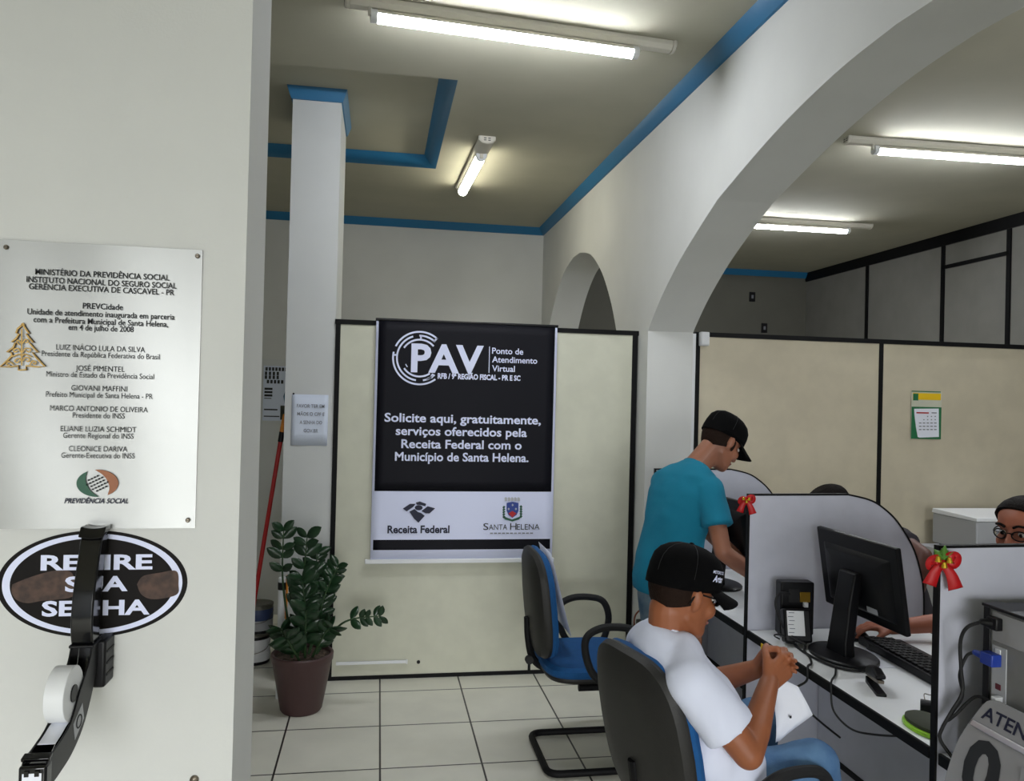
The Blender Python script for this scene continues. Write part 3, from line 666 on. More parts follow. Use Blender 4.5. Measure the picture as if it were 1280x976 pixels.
def screen_outline():
    pts = [(DX, .04), (DX, 1.279), (1.86, 1.282)]
    arc = interp([(1.86, 1.282), (1.95, 1.262), (2.01, 1.232), (2.08, 1.172), (2.15, 1.07), (2.187, .968), (2.203, .88), (2.205, .757)], 5)
    return pts[:2]+arc+[(2.205, .04)]
def make_screen(y, label):
    t = thing('desk_screen', (DX, y, 0), label, 'privacy screen', 'grey screens between the service desks')
    ol = screen_outline(); mb = MB(); mb.prism(ol, V((0, y-.008, 0)), X, Z, Y*.016); obj('panel', mb, m_grey, t)
    e = MB(); rings = []
    c = V((1.8, y, .6)); n = len(ol)
    for i, (a, b_) in enumerate(ol):
        p, q = ol[i-1], ol[(i+1) % n]
        def nrm(u, v_): d = V((v_[0]-u[0], 0, v_[1]-u[1])).normalized(); return V((-d.z, 0, d.x))
        n0 = nrm(p, (a, b_)); n1 = nrm((a, b_), q); m_ = n0+n1
        m_ = m_.normalized() if m_.length > .1 else n0
        o = V((a, y, b_)); m_ = m_/max(.5, m_.dot(n0))
        rings.append([o-m_*.001-Y*.0092, o+m_*.006-Y*.0092, o+m_*.006+Y*.0092, o-m_*.001+Y*.0092])
    e.loft(rings, wrap=True); obj('edge_trim', e, m_black, t); return t
make_screen(2.89, 'tall grey rounded desk screen behind the black monitor')
make_screen(1.83, 'nearest grey desk screen, with the red bow on its corner at right')
make_screen(3.95, 'farthest grey rounded desk screen, mostly behind the standing man')

# ------------------------------------------------------------------ christmas bows on the screens
def bow(p, s, label, leaf):
    p = V(p); t = thing('ribbon_bow', p, label, 'bow', 'red Christmas bows on the desk screens')
    u, v_, n = V((.94, -.34, 0)), Z, V((-.34, -.94, 0))
    def strip(nm, pts, wd, m):
        c = crom([p+u*a*s+v_*b_*s+n*d*s for a, b_, d in pts], 6); rows = []
        for i, q in enumerate(c):
            tt = (c[min(i+1, len(c)-1)]-c[max(i-1, 0)]).normalized(); sd = tt.cross(n).normalized(); k = i/(len(c)-1)
            w_ = wd(k)*s if callable(wd) else wd*s
            rows.append([q-sd*w_, q+n*.004*s*math.sin(k*9), q+sd*w_])
        obj(nm, MB().grid(rows), m, t, solid=.0012)
    strip('loop', [(0, 0, .01), (-.022, .012, .025), (-.04, .002, .02), (-.036, -.018, .008), (0, -.002, .006)], .02, m_ribbon)
    strip('loop', [(0, 0, .01), (.024, .024, .025), (.046, .024, .02), (.042, -.004, .008), (0, -.002, .006)], .02, m_ribbon)
    strip('tail', [(0, 0, .012), (-.028, -.04, .02), (-.045, -.09, .012)], lambda k: .012+.014*k, m_ribbon)
    strip('tail', [(0, 0, .012), (.03, -.045, .022), (.05, -.10, .012)], lambda k: .012+.016*k, m_ribbon)
    k = MB(); k.ell(p+n*.018*s, (.013*s, .012*s, .014*s)); obj('knot', k, m_ribbon, t)
    for a in ((-.022, .004), (.018, .002), (.0, -.018)):
        k = MB(); c = p+u*a[0]*s+v_*(a[1]+.012)*s+n*.034*s
        k.lathe([(.002*s, .012*s), (.007*s, .010*s), (.010*s, 0), (.013*s, -.010*s), (.011*s, -.011*s)], c, 16); obj('bell', k, m_goldball, t)
    if leaf:
        for a, r in ((-.75, .05), (.1, .055), (.85, .045)):
            d = u*math.sin(a)+v_*math.cos(a); sd = d.cross(n); c0 = p+v_*.014*s+n*.022*s
            P = [(0, .004), (.25, .013), (.4, .008), (.6, .015), (.75, .008), (1, .001)]
            obj('leaf', MB().grid([[c0+d*q*r*s-sd*w_*s, c0+d*q*r*s+n*.005*s, c0+d*q*r*s+sd*w_*s] for q, w_ in P]), m_xleaf, t, solid=.0012)
    return t
bow((1.437, 1.815, 1.245), .66, 'red ribbon bow with green leaves and gold bells on the nearest desk screen corner', True)
bow((1.421, 2.876, 1.262), .52, 'red ribbon bow with gold bells beside the standing man, on the screen behind the monitor', False)

# ------------------------------------------------------------------ monitors and desk things
def make_monitor(x, y, label, rz=0):
    t = thing('computer_monitor', (x, y, DZ), label, 'monitor', 'black monitors on the desks', rz)
    T = wmat(t)
    def part(nm, mb, m, parent=None, **k): bmesh.ops.transform(mb.bm, matrix=T, verts=mb.bm.verts[:]); return obj(nm, mb, m, parent or t, **k)
    tilt = Matrix.Rotation(math.radians(-9), 3, 'Y')
    c = V((0, 0, .278))
    mb = MB(); mb.box(c, (.020, .45, .295), tilt); body = part('screen_housing', mb, m_blackp, bevel=.006, seg=3)
    mb = MB(); mb.box(c+tilt@V((.0105, 0, .004)), (.001, .43, .264), tilt); part('display', mb, m_gloss)
    mb = MB(); mb.loft([[c+tilt@V((x_, y_*s, z_*s-.01)) for y_, z_ in ((-.19, -.11), (.19, -.11), (.19, .11), (-.19, .11))] for x_, s in ((-.008, 1), (-.024, .84), (-.030, .6))]); part('rear_bulge', mb, m_blackp, bevel=.004)
    mb = MB(); mb.box(c+tilt@V((-.0275, -.085, -.082)), (.002, .055, .04), tilt); part('rating_label', mb, m_vga2)
    mb = MB(); mb.loft([[V((-.085+dx, -.045*k, z)), V((-.085+dx, .045*k, z)), V((-.045+dx, .045*k, z)), V((-.045+dx, -.045*k, z))] for dx, k, z in ((-.01, 1.3, .004), (-.006, 1.1, .06), (.012, 1, .2), (.03, 1, .30))]); part('stand_neck', mb, m_blackp, bevel=.006)
    mb = MB()
    mb.loft([[V((-.062+.105*k*math.cos(a*PI/18), .14*k*math.sin(a*PI/18), z)) for a in range(36)] for k, z in ((1, .001), (1, .009), (.96, .013), (.5, .016))]); part('base', mb, m_blackp)
    return t
make_monitor(1.70, 2.55, 'black monitor seen from behind on the near service desk', math.radians(2))
make_monitor(1.705, 3.60, 'black monitor in the second booth, behind the standing man\'s arm', math.radians(2))
# thin client box standing behind the near monitor
t = thing('thin_client', (1.60, 2.76, DZ), 'upright black mini computer with a white label between monitor and grey screen', 'mini computer')
rot = Matrix.Rotation(math.radians(-6), 3, 'Z')
c = V((1.583, 2.785, DZ+.112)); obj('case', MB().box(c, (.13, .055, .20), rot), m_blackp, t, bevel=.006)
obj('side_vent', MB().box(c+rot@V((-.015, -.028, .05)), (.04, .002, .05), rot), m_rubber, t)
obj('foot', MB().box(c+rot@V((0, 0, -.106)), (.10, .08, .012), rot), m_rubber, t, bevel=.003)
obj('port_plate', MB().box(c+rot@V((.028, -.0285, .045)), (.040, .003, .038), rot), m_brass, t, bevel=.001)
obj('network_plug', MB().box(c+rot@V((.028, -.034, .018)), (.016, .016, .018), rot), m_white, t, bevel=.002)
t = thing('power_adapter', (1.565, 2.68, DZ), 'black power brick with a white label, leaning on the mini computer', 'power adapter')
r2 = Matrix.Rotation(math.radians(-12), 3, 'Z') @ Matrix.Rotation(math.radians(-16), 3, 'X')
c = V((1.540, 2.695, DZ+.068)); obj('brick', MB().box(c, (.10, .05, .12), r2), m_blackp, t, bevel=.008, seg=3)
obj('label', MB().box(c+r2@V((-.008, -.0255, .008)), (.062, .001, .088), r2), m_white, t, bevel=.0)
for i in range(6): obj('print_line', MB().box(c+r2@V((-.022-.004*(i % 2), -.0262, .045-.014*i)), (.020, .0006, .0025), r2), m_inkg, t)
# cables
def cable(nm, pts, r, label, m=m_rubber, cat='cable'):
    o = obj(nm, MB().tube(crom(pts, 8), r, 7), m, origin=pts[0]); tag(o, label, cat); return o
zt_ = DZ+.006
cable('signal_cable', [(1.535, 2.735, .93), (1.49, 2.73, .935), (1.470, 2.72, .90), (1.475, 2.70, .85), (1.50, 2.69, .80), (1.52, 2.655, zt_), (1.512, 2.57, zt_), (1.525, 2.46, zt_), (1.57, 2.395, zt_), (1.64, 2.385, zt_)], .0045, 'thick black cable looping from the mini computer to the monitor foot')
cable('power_cable', [(1.56, 2.66, .77), (1.54, 2.63, zt_), (1.52, 2.60, zt_), (1.50, 2.53, zt_), (1.47, 2.47, zt_), (1.440, 2.44, .762), (1.431, 2.43, .72), (1.433, 2.50, .67), (1.47, 2.58, .62), (1.60, 2.66, .50), (1.73, 2.70, .40)], .004, 'black power cable running over the desk edge under the monitor')
cable('looped_cable', [(1.50, 2.74, zt_), (1.475, 2.73, .775), (1.460, 2.70, .79), (1.468, 2.67, .80), (1.490, 2.675, .785), (1.505, 2.70, zt_), (1.535, 2.68, zt_)], .0028, 'thin black cable coiled at the screen edge beside the power brick')
cable('hanging_cable', [(1.535, 2.43, zt_), (1.49, 2.36, zt_), (1.440, 2.30, .764), (1.430, 2.285, .735), (1.432, 2.27, .68), (1.445, 2.20, .655), (1.47, 2.12, .67), (1.55, 2.08, .68), (1.735, 2.06, .69)], .0032, 'black cable drooping below the desk edge near the stapler')
cable('mouse_cable', [(1.80, 2.66, .775), (1.77, 2.60, .772), (1.74, 2.56, .775), (1.755, 2.51, .772), (1.79, 2.50, .764), (1.82, 2.62, .765)], .002, 'thin mouse cable curling on the desk beside the keyboard')
# plugs
obj_p = obj('cable_plug', MB().cap((1.508, 2.665, .79), (1.545, 2.64, .772), .007, .006), m_rubber, origin=(1.52, 2.65, .78)); tag(obj_p, 'stubby black cable plug beside the power brick', 'plug')
# paper under the monitor foot
tag(obj('paper_sheet', MB().b2((1.69, 2.42, DZ+.0008), (1.83, 2.60, DZ+.0016)), m_paper, origin=(1.76, 2.5, DZ)), 'white sheet of paper lying on the desk by the monitor foot', 'paper')
# keyboards
def keyboard(c, rz, label, L=.44, W=.15):
    t = thing('keyboard', c, label, 'keyboard', None, rz); T = wmat(t)
    def part(nm, mb, m, parent=None, **k): bmesh.ops.transform(mb.bm, matrix=T, verts=mb.bm.verts[:]); return obj(nm, mb, m, parent or t, **k)
    mb = MB(); mb.loft([[V((-W/2, -L/2, z0)), V((W/2, -L/2, z1)), V((W/2, L/2, z1)), V((-W/2, L/2, z0))] for z0, z1 in ((.002, .002), (.030, .016))]); body = part('case', mb, m_blackp, bevel=.004)
    for j in range(5):
        k = MB()
        for i in range(15):
            x_ = -W/2+.022+j*.0235; y_ = -L/2+.02+i*(L-.04)/14.6; z_ = .030-(x_+W/2)/W*.014+.004
            k.box((x_, y_+.012, z_), (.017, .0225, .008))
        part('key_row', k, m_rubber, body)
    return t
keyboard((1.850, 2.42, DZ), math.radians(-3), 'black keyboard lying along the near desk behind the monitor foot', L=.50, W=.17)
keyboard((2.04, 2.25, DZ), math.radians(4), 'second black keyboard at the attendant\'s side of the near desk', L=.44, W=.13)
# stapler
t = thing('stapler', (1.555, 2.245, DZ), 'small black stapler standing open on the white desk edge', 'stapler', None, 0)
d = V((-.04, -.115, 0)).normalized(); sd = V((-d.y, d.x, 0)); o = V((1.575, 2.30, DZ))
def pr(mb, prof, wd, lift=0): mb.prism(prof, o-sd*wd/2, d, Z, sd*wd); return mb
obj('base', pr(MB(), [(0, 0), (.125, 0), (.125, .008), (.02, .010), (0, .022)], .03), m_blackp, t, bevel=.002)
obj('magazine', pr(MB(), [(0, .020), (.115, .036), (.117, .046), (.0, .030)], .018), m_screw, t)
obj('top_arm', pr(MB(), [(-.006, .022), (.05, .036), (.118, .050), (.118, .062), (.07, .070), (.02, .062), (-.006, .045)], .030), m_blackp, t, bevel=.006, seg=3)
# clip, pad
t = thing('binder_clip', (1.60, 2.05, DZ), 'small black binder clip on the white desk near the screen foot', 'clip')
o = V((1.595, 2.05, DZ)); a, b_ = V((.8, -.6, 0)), V((.6, .8, 0))
obj('body', MB().prism([(-.022, 0), (.022, 0), (.018, .028), (.006, .036), (-.006, .036), (-.018, .028)], o-a*.024, b_, Z, a*.048), m_blackp, t, bevel=.002)
obj('handle', MB().tube(crom([o+Z*.036-a*.012, o+Z*.044+b_*.03-a*.014, o+Z*.042+b_*.036, o+Z*.044+b_*.03+a*.014, o+Z*.036+a*.012], 4), .0014, 6), m_screw, t)
t = thing('oval_pad', (1.515, 1.92, DZ), 'dark oval pad with a bright lime-green edge at the near screen\'s foot', 'pad')
o = V((1.512, 1.945, DZ)); ev = lambda k, z, kx=.052, ky=.085: [o+V((kx*k*math.cos(i*PI/16), ky*k*math.sin(i*PI/16), z)) for i in range(32)]
obj('rim', MB().loft([ev(1, .001), ev(1.02, .006), ev(1, .011)]), m_lime, t)
obj('top', MB().loft([[q+V((.008, .006, 0)) for q in ev(k, z)] for k, z in ((.97, .0112), (.95, .020), (.8, .026), (.4, .029))]), m_olive, t)
# mouse
t = thing('computer_mouse', (1.80, 2.72, DZ), 'black computer mouse under the attendant\'s hand', 'mouse')
o = V((1.80, 2.725, DZ)); mb = MB(); mb.loft([[o+V((.055*k*math.cos(i*PI/12)-.004*z/.03, .031*k*math.sin(i*PI/12), z)) for i in range(24)] for k, z in ((.95, .002), (1, .008), (.97, .018), (.82, .028), (.5, .034), (.2, .036))]); obj('shell', mb, m_blackp, t)
obj('wheel', MB().cyl(o+V((-.03, -.003, .030)), o+V((-.03, .003, .030)), .007), m_rubber, t)
# bunch of keys hung on the desk front
t = thing('key_bunch', (1.43, 2.735, .70), 'small bunch of keys with yellow tag hanging at the desk edge by the clasped hands', 'keys')
o = V((1.428, 2.70, .715)); obj('ring', MB().tube([o+V((0, .012*math.cos(i*PI/8), .012*math.sin(i*PI/8))) for i in range(16)], .0012, 6, closed=True), m_screw, t)
obj('tag', MB().box(o+V((-.004, .025, .018)), (.004, .022, .034)), m_yellow, t, bevel=.003)
for i, (dy, dz) in enumerate(((.018, -.045), (.0, -.05), (-.02, -.036))):
    k = MB(); e = o+V((-.004*i, dy, dz)); k.tube([o+V((-.003*i, 0, -.01)), e], .0026, 6); k.cyl(o+V((-.004*i-.003, dy*.2, -.012)), o+V((-.004*i+.003, dy*.2, -.012)), .010, n=16); k.box(e+V((0, .004, .008)), (.003, .010, .012)); obj('key', k, m_blackp if i else m_screw, t)
obj('hook', MB().tube(crom([(1.437, 2.70, .742), (1.428, 2.70, .740), (1.427, 2.70, .728), (1.430, 2.70, .724)], 5), .0018, 6), m_screw, t)

# ------------------------------------------------------------------ open-backed computer and ATENDIMENTO sign
t = thing('desktop_computer', (1.68, 1.545, DZ), 'steel-backed desktop computer facing backwards on the right-hand desk, cables plugged in', 'computer')
x0_, x1_, ya, yb_, z0_, z1_ = 1.50, 1.92, 1.36, 1.74, DZ+.002, 1.158
obj('case', MB().b2((x0_+.006, ya, z0_), (x1_, yb_, z1_)), m_blackp, t, bevel=.006)
rp = obj('rear_panel', MB().b2((x0_, ya+.008, z0_+.012), (x0_+.008, yb_-.022, z1_-.008)), m_tower, t, bevel=.002)
obj('left_frame', MB().b2((x0_-.004, yb_-.024, z0_), (x0_+.012, yb_-.002, z1_)), m_blackp, t, bevel=.002)
obj('top_lip', MB().b2((x0_-.008, ya, z1_-.006), (x0_+.05, yb_, z1_+.002)), m_blackp, t, bevel=.002)
obj('power_supply_plate', MB().b2((x0_-.002, ya+.06, 1.075), (x0_+.002, yb_-.03, z1_-.012)), m_signgrey, rp, bevel=.001)
k = MB()
for i in range(7): k.tube([V((x0_-.003, 1.46+.032*math.cos(a*PI/12)*(i+1)/7, 1.112+.030*math.sin(a*PI/12)*(i+1)/7)) for a in range(24)], .0011, 5, closed=True)
obj('fan_grille', k, m_blackp, rp)
obj('port_plate', MB().b2((x0_-.002, yb_-.075, .90), (x0_+.003, yb_-.03, 1.065)), m_vga2, rp, bevel=.001)
k = MB()
for i in range(5): k.b2((x0_-.002, ya+.03, .80+i*.026), (x0_+.002, yb_-.10, .814+i*.026))
obj('slot_cover', k, m_signgrey, rp)
for y_, z_, m in ((yb_-.052, .968, m_wine), (yb_-.06, .94, m_blackp), (yb_-.05, 1.052, m_white)): obj('socket', MB().b2((x0_-.004, y_-.008, z_-.007), (x0_+.001, y_+.008, z_+.007)), m, rp, bevel=.001)
k = MB(); k.b2((x0_-.020, yb_-.062, 1.105), (x0_, yb_-.030, 1.135)); k.cap((x0_-.03, yb_-.03, 1.12), (x0_-.012, yb_-.045, 1.12), .008, .011); obj('power_plug', k, m_blackp, t, bevel=.003)
k = MB(); k.b2((x0_-.030, yb_-.062, 1.018), (x0_-.002, yb_-.022, 1.048)); k.cap((x0_-.018, yb_+.006, 1.033), (x0_-.018, yb_-.022, 1.033), .007, .010); obj('video_plug', k, m_vga, t, bevel=.003)
obj('network_plug', MB().b2((x0_-.022, yb_-.068, .920), (x0_, yb_-.052, .948)), m_white, t, bevel=.002)
obj('sticker', MB().b2((1.56, 1.44, z1_+.0022), (1.66, 1.56, z1_+.0030)), m_paper, t)
cable('computer_power_cable', [(x0_-.03, yb_-.03, 1.12), (x0_-.05, yb_-.005, 1.10), (x0_-.052, yb_+.015, 1.06), (x0_-.045, yb_+.02, .99), (x0_-.04, yb_+.02, .93), (x0_-.06, yb_+.03, .88), (x0_-.075, yb_+.045, .83), (x0_-.075, yb_+.05, .80), (x0_-.055, yb_+.03, DZ+.007)], .0045, 'black power cable curling down from the steel-backed computer')
cable('video_cable', [(x0_-.018, yb_+.006, 1.033), (x0_-.03, yb_+.02, 1.02), (x0_-.042, yb_+.028, .97), (x0_-.038, yb_+.022, .92), (x0_-.05, yb_+.042, .87), (x0_-.06, yb_+.045, .85), (x0_-.05, yb_+.03, .87), (x0_-.02, yb_+.0, .925), (x0_-.018, yb_-.05, .93)], .004, 'black video cable from the blue plug of the steel-backed computer')
# tilted acrylic sign hung over the desk edge
t = thing('queue_sign', (1.43, 1.55, DZ), 'grey acrylic ATENDIMENTO sign with a big numeral leaning at the right desk edge', 'sign')
lean = .30; u_ = V((0, -1, 0)); v_ = V((lean, 0, 1)).normalized(); n_ = u_.cross(v_)*-1
n_ = V((-1, 0, lean)).normalized()
o = V((1.385, 1.745, .655))
pl = interp([(.02, 0), (.0, .02), (-.002, .12), (.006, .18), (.028, .24), (.055, .292), (.09, .305)], 3)+[(.44, .305), (.46, .29), (.46, .01), (.45, 0)]
obj('plate', MB().prism(pl, o, u_, v_, -n_*.005), m_signgrey, t, bevel=.0015)
mb = MB(); mb.prism([(.03, .222), (.455, .222), (.455, .236), (.036, .236)], o+n_*.0002, u_, v_, n_*.006); obj('chrome_bar', mb, m_chrome, t, bevel=.002)
mb = MB(); put_text(mb, 'ATENDIMENTO', o+n_*.0012, u_, v_, .052, .42, .250, .030, .018, .1); obj('lettering', mb, m_inknavy, t)
mb = MB(); put_text(mb, '0', o+n_*.0012, u_, v_, .040, .148, .072, .128, .035); obj('numeral', mb, m_ink, t)
obj('back_stand', MB().prism([(0, 0), (.045, 0), (.010, .08)], o+v_*.115+u_*.2+V((.006, 0, 0)), X, Z, u_*.08), m_signgrey, t)

# ------------------------------------------------------------------ printer and cabinet against the right partition
t = thing('metal_cabinet', (3.72, 4.22, 0), 'grey low cabinet against the beige partition under the white printer', 'cabinet')
obj('carcass', MB().b2((3.38, 3.98, .06), (4.12, 4.48, .78)), m_vga2, t, bevel=.004)
for a, b_ in ((3.385, 3.748), (3.752, 4.115)):
    dr = obj('door', MB().b2((a, 3.962, .08), (b_, 3.979, .765)), m_grey, t, bevel=.003)
    hx = b_-.04 if a < 3.5 else a+.04
    obj('handle', MB().b2((hx-.006, 3.945, .48), (hx+.006, 3.962, .60)), m_blackp, dr, bevel=.003)
obj('plinth', MB().b2((3.40, 4.0, 0), (4.10, 4.46, .06)), m_blackp, t)
t = thing('office_printer', (3.66, 4.22, .78), 'white boxy printer standing in front of the beige partition at the right edge', 'printer')
obj('body', MB().b2((3.432, 4.05, .80), (3.90, 4.42, .985)), m_vga2, t, bevel=.008)
obj('lid', MB().loft([[V((3.428, 4.045, .985)), V((3.905, 4.045, .985)), V((3.905, 4.425, .985)), V((3.428, 4.425, .985))], [V((3.432, 4.05, 1.005)), V((3.90, 4.05, 1.005)), V((3.90, 4.42, 1.012)), V((3.432, 4.42, 1.012))]]), m_white, t, bevel=.003)
obj('front_slot', MB().b2((3.62, 4.045, .95), (3.88, 4.052, .978)), m_blackp, t)
obj('paper_tray', MB().b2((3.50, 3.99, .815), (3.84, 4.06, .845)), m_blackp, t, bevel=.003)
obj('foot', MB().b2((3.46, 4.08, .78), (3.87, 4.39, .80)), m_rubber, t)

# ------------------------------------------------------------------ chairs
def make_chair(loc, rz, label, recl=0):
    t = thing('visitor_chair', loc, label, 'chair', 'black and blue visitor chairs', rz); T = wmat(t)
    def part(nm, mb, m, parent=None, **k): bmesh.ops.transform(mb.bm, matrix=T, verts=mb.bm.verts[:]); return obj(nm, mb, m, parent or t, **k)
    # backrest outline in (y,z), curved in plan and leaning
    def bx(y, z): return -.225-(z-.47)*(.10+recl)+.55*y*y+.10*(z-.72)**2
    def ringb(k, off, zc=.715):
        pts = []
        for i in range(40):
            a = 2*PI*i/40; ca, sa = math.cos(a), math.sin(a)
            e = .55; yy = .215*k*math.copysign(abs(ca)**e, ca)*(1-.10*(sa if sa > 0 else -sa*.6)); zz = zc+.240*k*math.copysign(abs(sa)**e, sa)
            pts.append(V((bx(yy, zz)+off, yy, zz)))
        return pts
    mb = MB(); mb.loft([ringb(.5, -.052), ringb(.82, -.048), ringb(.96, -.036), ringb(1.0, -.018), ringb(.99, -.004)]); part('back_shell', mb, m_shell)
    mb = MB(); mb.loft([ringb(.985, -.003), ringb(1.0, .008), ringb(.975, .024), ringb(.85, .034), ringb(.5, .030)]); part('back_cushion', mb, m_bluefab)
    def rings(k, z, sx=.235, sy=.235):
        pts = []
        for i in range(40):
            a = 2*PI*i/40; ca, sa = math.cos(a), math.sin(a); e = .5
            xx = sx*k*math.copysign(abs(ca)**e, ca); yy = sy*k*math.copysign(abs(sa)**e, sa)
            dz = -.035*max(0, (xx-.12)/.12)**2 if xx > .12 else 0
            pts.append(V((.0+xx, yy, z+dz)))
        return pts
    mb = MB(); mb.loft([rings(.7, .395), rings(.95, .405), rings(.99, .42), rings(.985, .428)]); part('seat_pan', mb, m_shell)
    mb = MB(); mb.loft([rings(.98, .427), rings(1.01, .44), rings(1.0, .458), rings(.93, .472), rings(.6, .472), rings(.3, .468)]); part('seat_cushion', mb, m_bluefab)
    mb = MB(); mb.tube(crom([(-.10, 0, .40), (-.20, 0, .405), (-.262, 0, .45), (-.285, 0, .54), (-.292-recl*.1, 0, .64)], 6), .017, 10, ); part('back_bracket', mb, m_black)
    mb = MB(); mb.cyl((-.292, -.05, .465), (-.292, -.075, .465), .018); part('knob', mb, m_rubber)
    r = .0155; yy = .212; R = .06
    def corner(a, b_, c, n=5):
        a, b_, c = V(a), V(b_), V(c); out = []
        p0 = b_+(a-b_).normalized()*R; p1 = b_+(c-b_).normalized()*R
        for i in range(n+1): s = i/n; out.append((1-s)**2*p0+2*s*(1-s)*b_+s*s*p1)
        return out
    P = [V((.16, yy, .388)), V((.265, yy, .388)), V((.255, yy, .018)), V((-.225, yy, .018)), V((-.225, -yy, .018)), V((.255, -yy, .018)), V((.265, -yy, .388)), V((.16, -yy, .388))]
    path = [V((-.1, yy, .388))]
    for i in range(1, 7): path += corner(P[i-1], P[i], P[i+1])
    path.append(V((-.1, -yy, .388)))
    mb = MB(); mb.tube(path, r, 12); part('frame', mb, m_black)
    for x_ in (-.08, .12): mb = MB(); mb.cyl((x_, -yy, .388), (x_, yy, .388), .012); part('crossbar', mb, m_black)
    for s in (-1, 1):
        y_ = s*.245
        mb = MB(); mb.tube(crom([(.02, s*.17, .392), (.02, y_, .40), (-.05, y_+s*.012, .46), (-.085, y_+s*.012, .55), (-.08, y_+s*.012, .62), (-.02, y_+s*.012, .655), (.07, y_+s*.012, .658), (.14, y_+s*.012, .635), (.17, y_+s*.012, .56), (.155, y_+s*.012, .47), (.12, y_, .405), (.12, s*.17, .392)], 6), [.0165]*200, 10); part('armrest', mb, m_rubber)
    return t
CA = (.985, 3.535, 0)
make_chair(CA, 0, 'empty blue and black armchair in front of the cream partition')
BTH = math.radians(14)
CB = (1.018, 2.185, 0)
make_chair(CB, BTH, 'black and blue armchair under the seated man in white', recl=.10)
# papers on the empty chair
t0 = obj('paper_sheet', MB().grid([[V((.766+.42*(k*.30)-.0, 3.40+.14*j+.10*k, .955-.40*k)) for j in range(3)] for k in (0, .25, .5, .75, 1)]), m_paper, origin=(.80, 3.5, .70), solid=.0008)
tag(t0, 'white sheet of paper propped against the back of the empty chair', 'paper')

# ------------------------------------------------------------------ plant, paint cans, pole
PC = V((-.358, 4.20, 0))
t = thing('potted_plant', PC, 'green zamioculcas plant in a brown pot at the foot of the column', 'plant')
obj('pot', MB().lathe([(.0, .006), (.098, .0), (.106, .012), (.150, .252), (.156, .262), (.158, .292), (.152, .298), (.143, .296), (.141, .26), (.0, .255)], PC, 48), m_pot, t)
mb = MB(); mb.lathe([(.0, .255), (.142, .257), (.141, .276), (.07, .284), (.0, .286)], PC, 40); obj('soil', mb, m_soil, t)
def frond(base, tip, bend, n, ls, wmul=1.0, first=.35):
    base, tip = V(base), V(tip); mid = (base+tip)/2+V(bend); c = crom([base, mid, tip], 14)
    stem = MB(); N_ = len(c); stem.tube(c, [.007*(1-.75*i/N_)+.001 for i in range(N_)], 7); so = obj('stem', stem, m_stem, t)
    lf = MB()
    view = V((0, -1, .25)).normalized()
    for i in range(n):
        k = first+(1-first)*i/(n-1); q = c[min(N_-1, int(k*(N_-1)))]; tt = (c[min(N_-1, int(k*(N_-1))+1)]-c[max(0, int(k*(N_-1))-1)]).normalized()
        for s in (-1, 1):
            sd = tt.cross(V((random.uniform(-.35, .35), -1, random.uniform(-.2, .5)))).normalized()*s
            d = (sd*.85+tt*.55+V((random.uniform(-.2, .2), random.uniform(-.45, .25), random.uniform(-.1, .25)))).normalized()
            nrm = d.cross(tt).normalized()*s; wv = d.cross(nrm).normalized(); L = ls*random.uniform(.8, 1.1)*(1-.25*k)
            rows = []
            for a, wd in ((0, .05), (.12, .24), (.3, .42), (.5, .48), (.7, .42), (.88, .24), (1, .03)):
                m_ = q+d*L*a+nrm*(-.10*L*a*a); w2 = wd*.58*L*wmul
                rows.append([m_-wv*w2+nrm*.03*L, m_, m_+wv*w2+nrm*.03*L])
            lf.grid(rows)
    obj('leaflets', lf, m_leaf, so, solid=.0009, angle=180)
z_ = .28
FR = [((-.40, 4.20), (-.465, 4.16, .93), (-.03, 0, .05), 5, .105, .62), ((-.38, 4.18), (-.345, 4.14, .90), (-.0, -.01, .04), 7, .12, .4), ((-.36, 4.22), (-.295, 4.22, .80), (.0, 0, .05), 8, .10, .35),
      ((-.33, 4.20), (-.19, 4.17, .74), (.0, 0, .06), 9, .09, .25), ((-.30, 4.20), (.03, 4.14, .49), (-.02, 0, .07), 5, .085, .62), ((-.40, 4.16), (-.455, 4.06, .46), (-.01, 0, .03), 4, .10, .5),
      ((-.34, 4.15), (-.33, 4.03, .56), (.0, -.03, .05), 6, .13, .3), ((-.31, 4.16), (-.21, 4.05, .46), (.02, -.02, .06), 6, .11, .25), ((-.33, 4.24), (-.25, 4.27, .66), (.02, .02, .03), 6, .10, .3), ((-.36, 4.12), (-.42, 4.02, .42), (-.02, -.03, .05), 5, .12, .25), ((-.345, 4.18), (-.36, 4.10, .70), (.01, -.02, .03), 8, .12, .25)]
for (bx_, by_), tip, bend, n, ls, f0 in FR: frond((bx_, by_, z_-.01), tip, bend, n, ls, 1.0, f0)
# white tube with yellow strip behind the plant
t = thing('cardboard_tube', (-.486, 4.37, 0), 'white upright tube with a yellow strip standing behind the potted plant', 'tube')
a = V((-.486, 4.37, 0)); obj('tube', MB().lathe([(.018, 0), (.022, 0), (.022, .64), (.018, .645), (.0, .63)], a, 24), m_white, t)
obj('cap', MB().lathe([(.024, .58), (.0245, .585), (.0245, .615), (.024, .62)], a, 24), m_blackp, t)
obj('strip', MB().cap(a+V((.024, -.02, .43)), a+V((.026, -.02, .655)), .006, .006), m_orange, t)
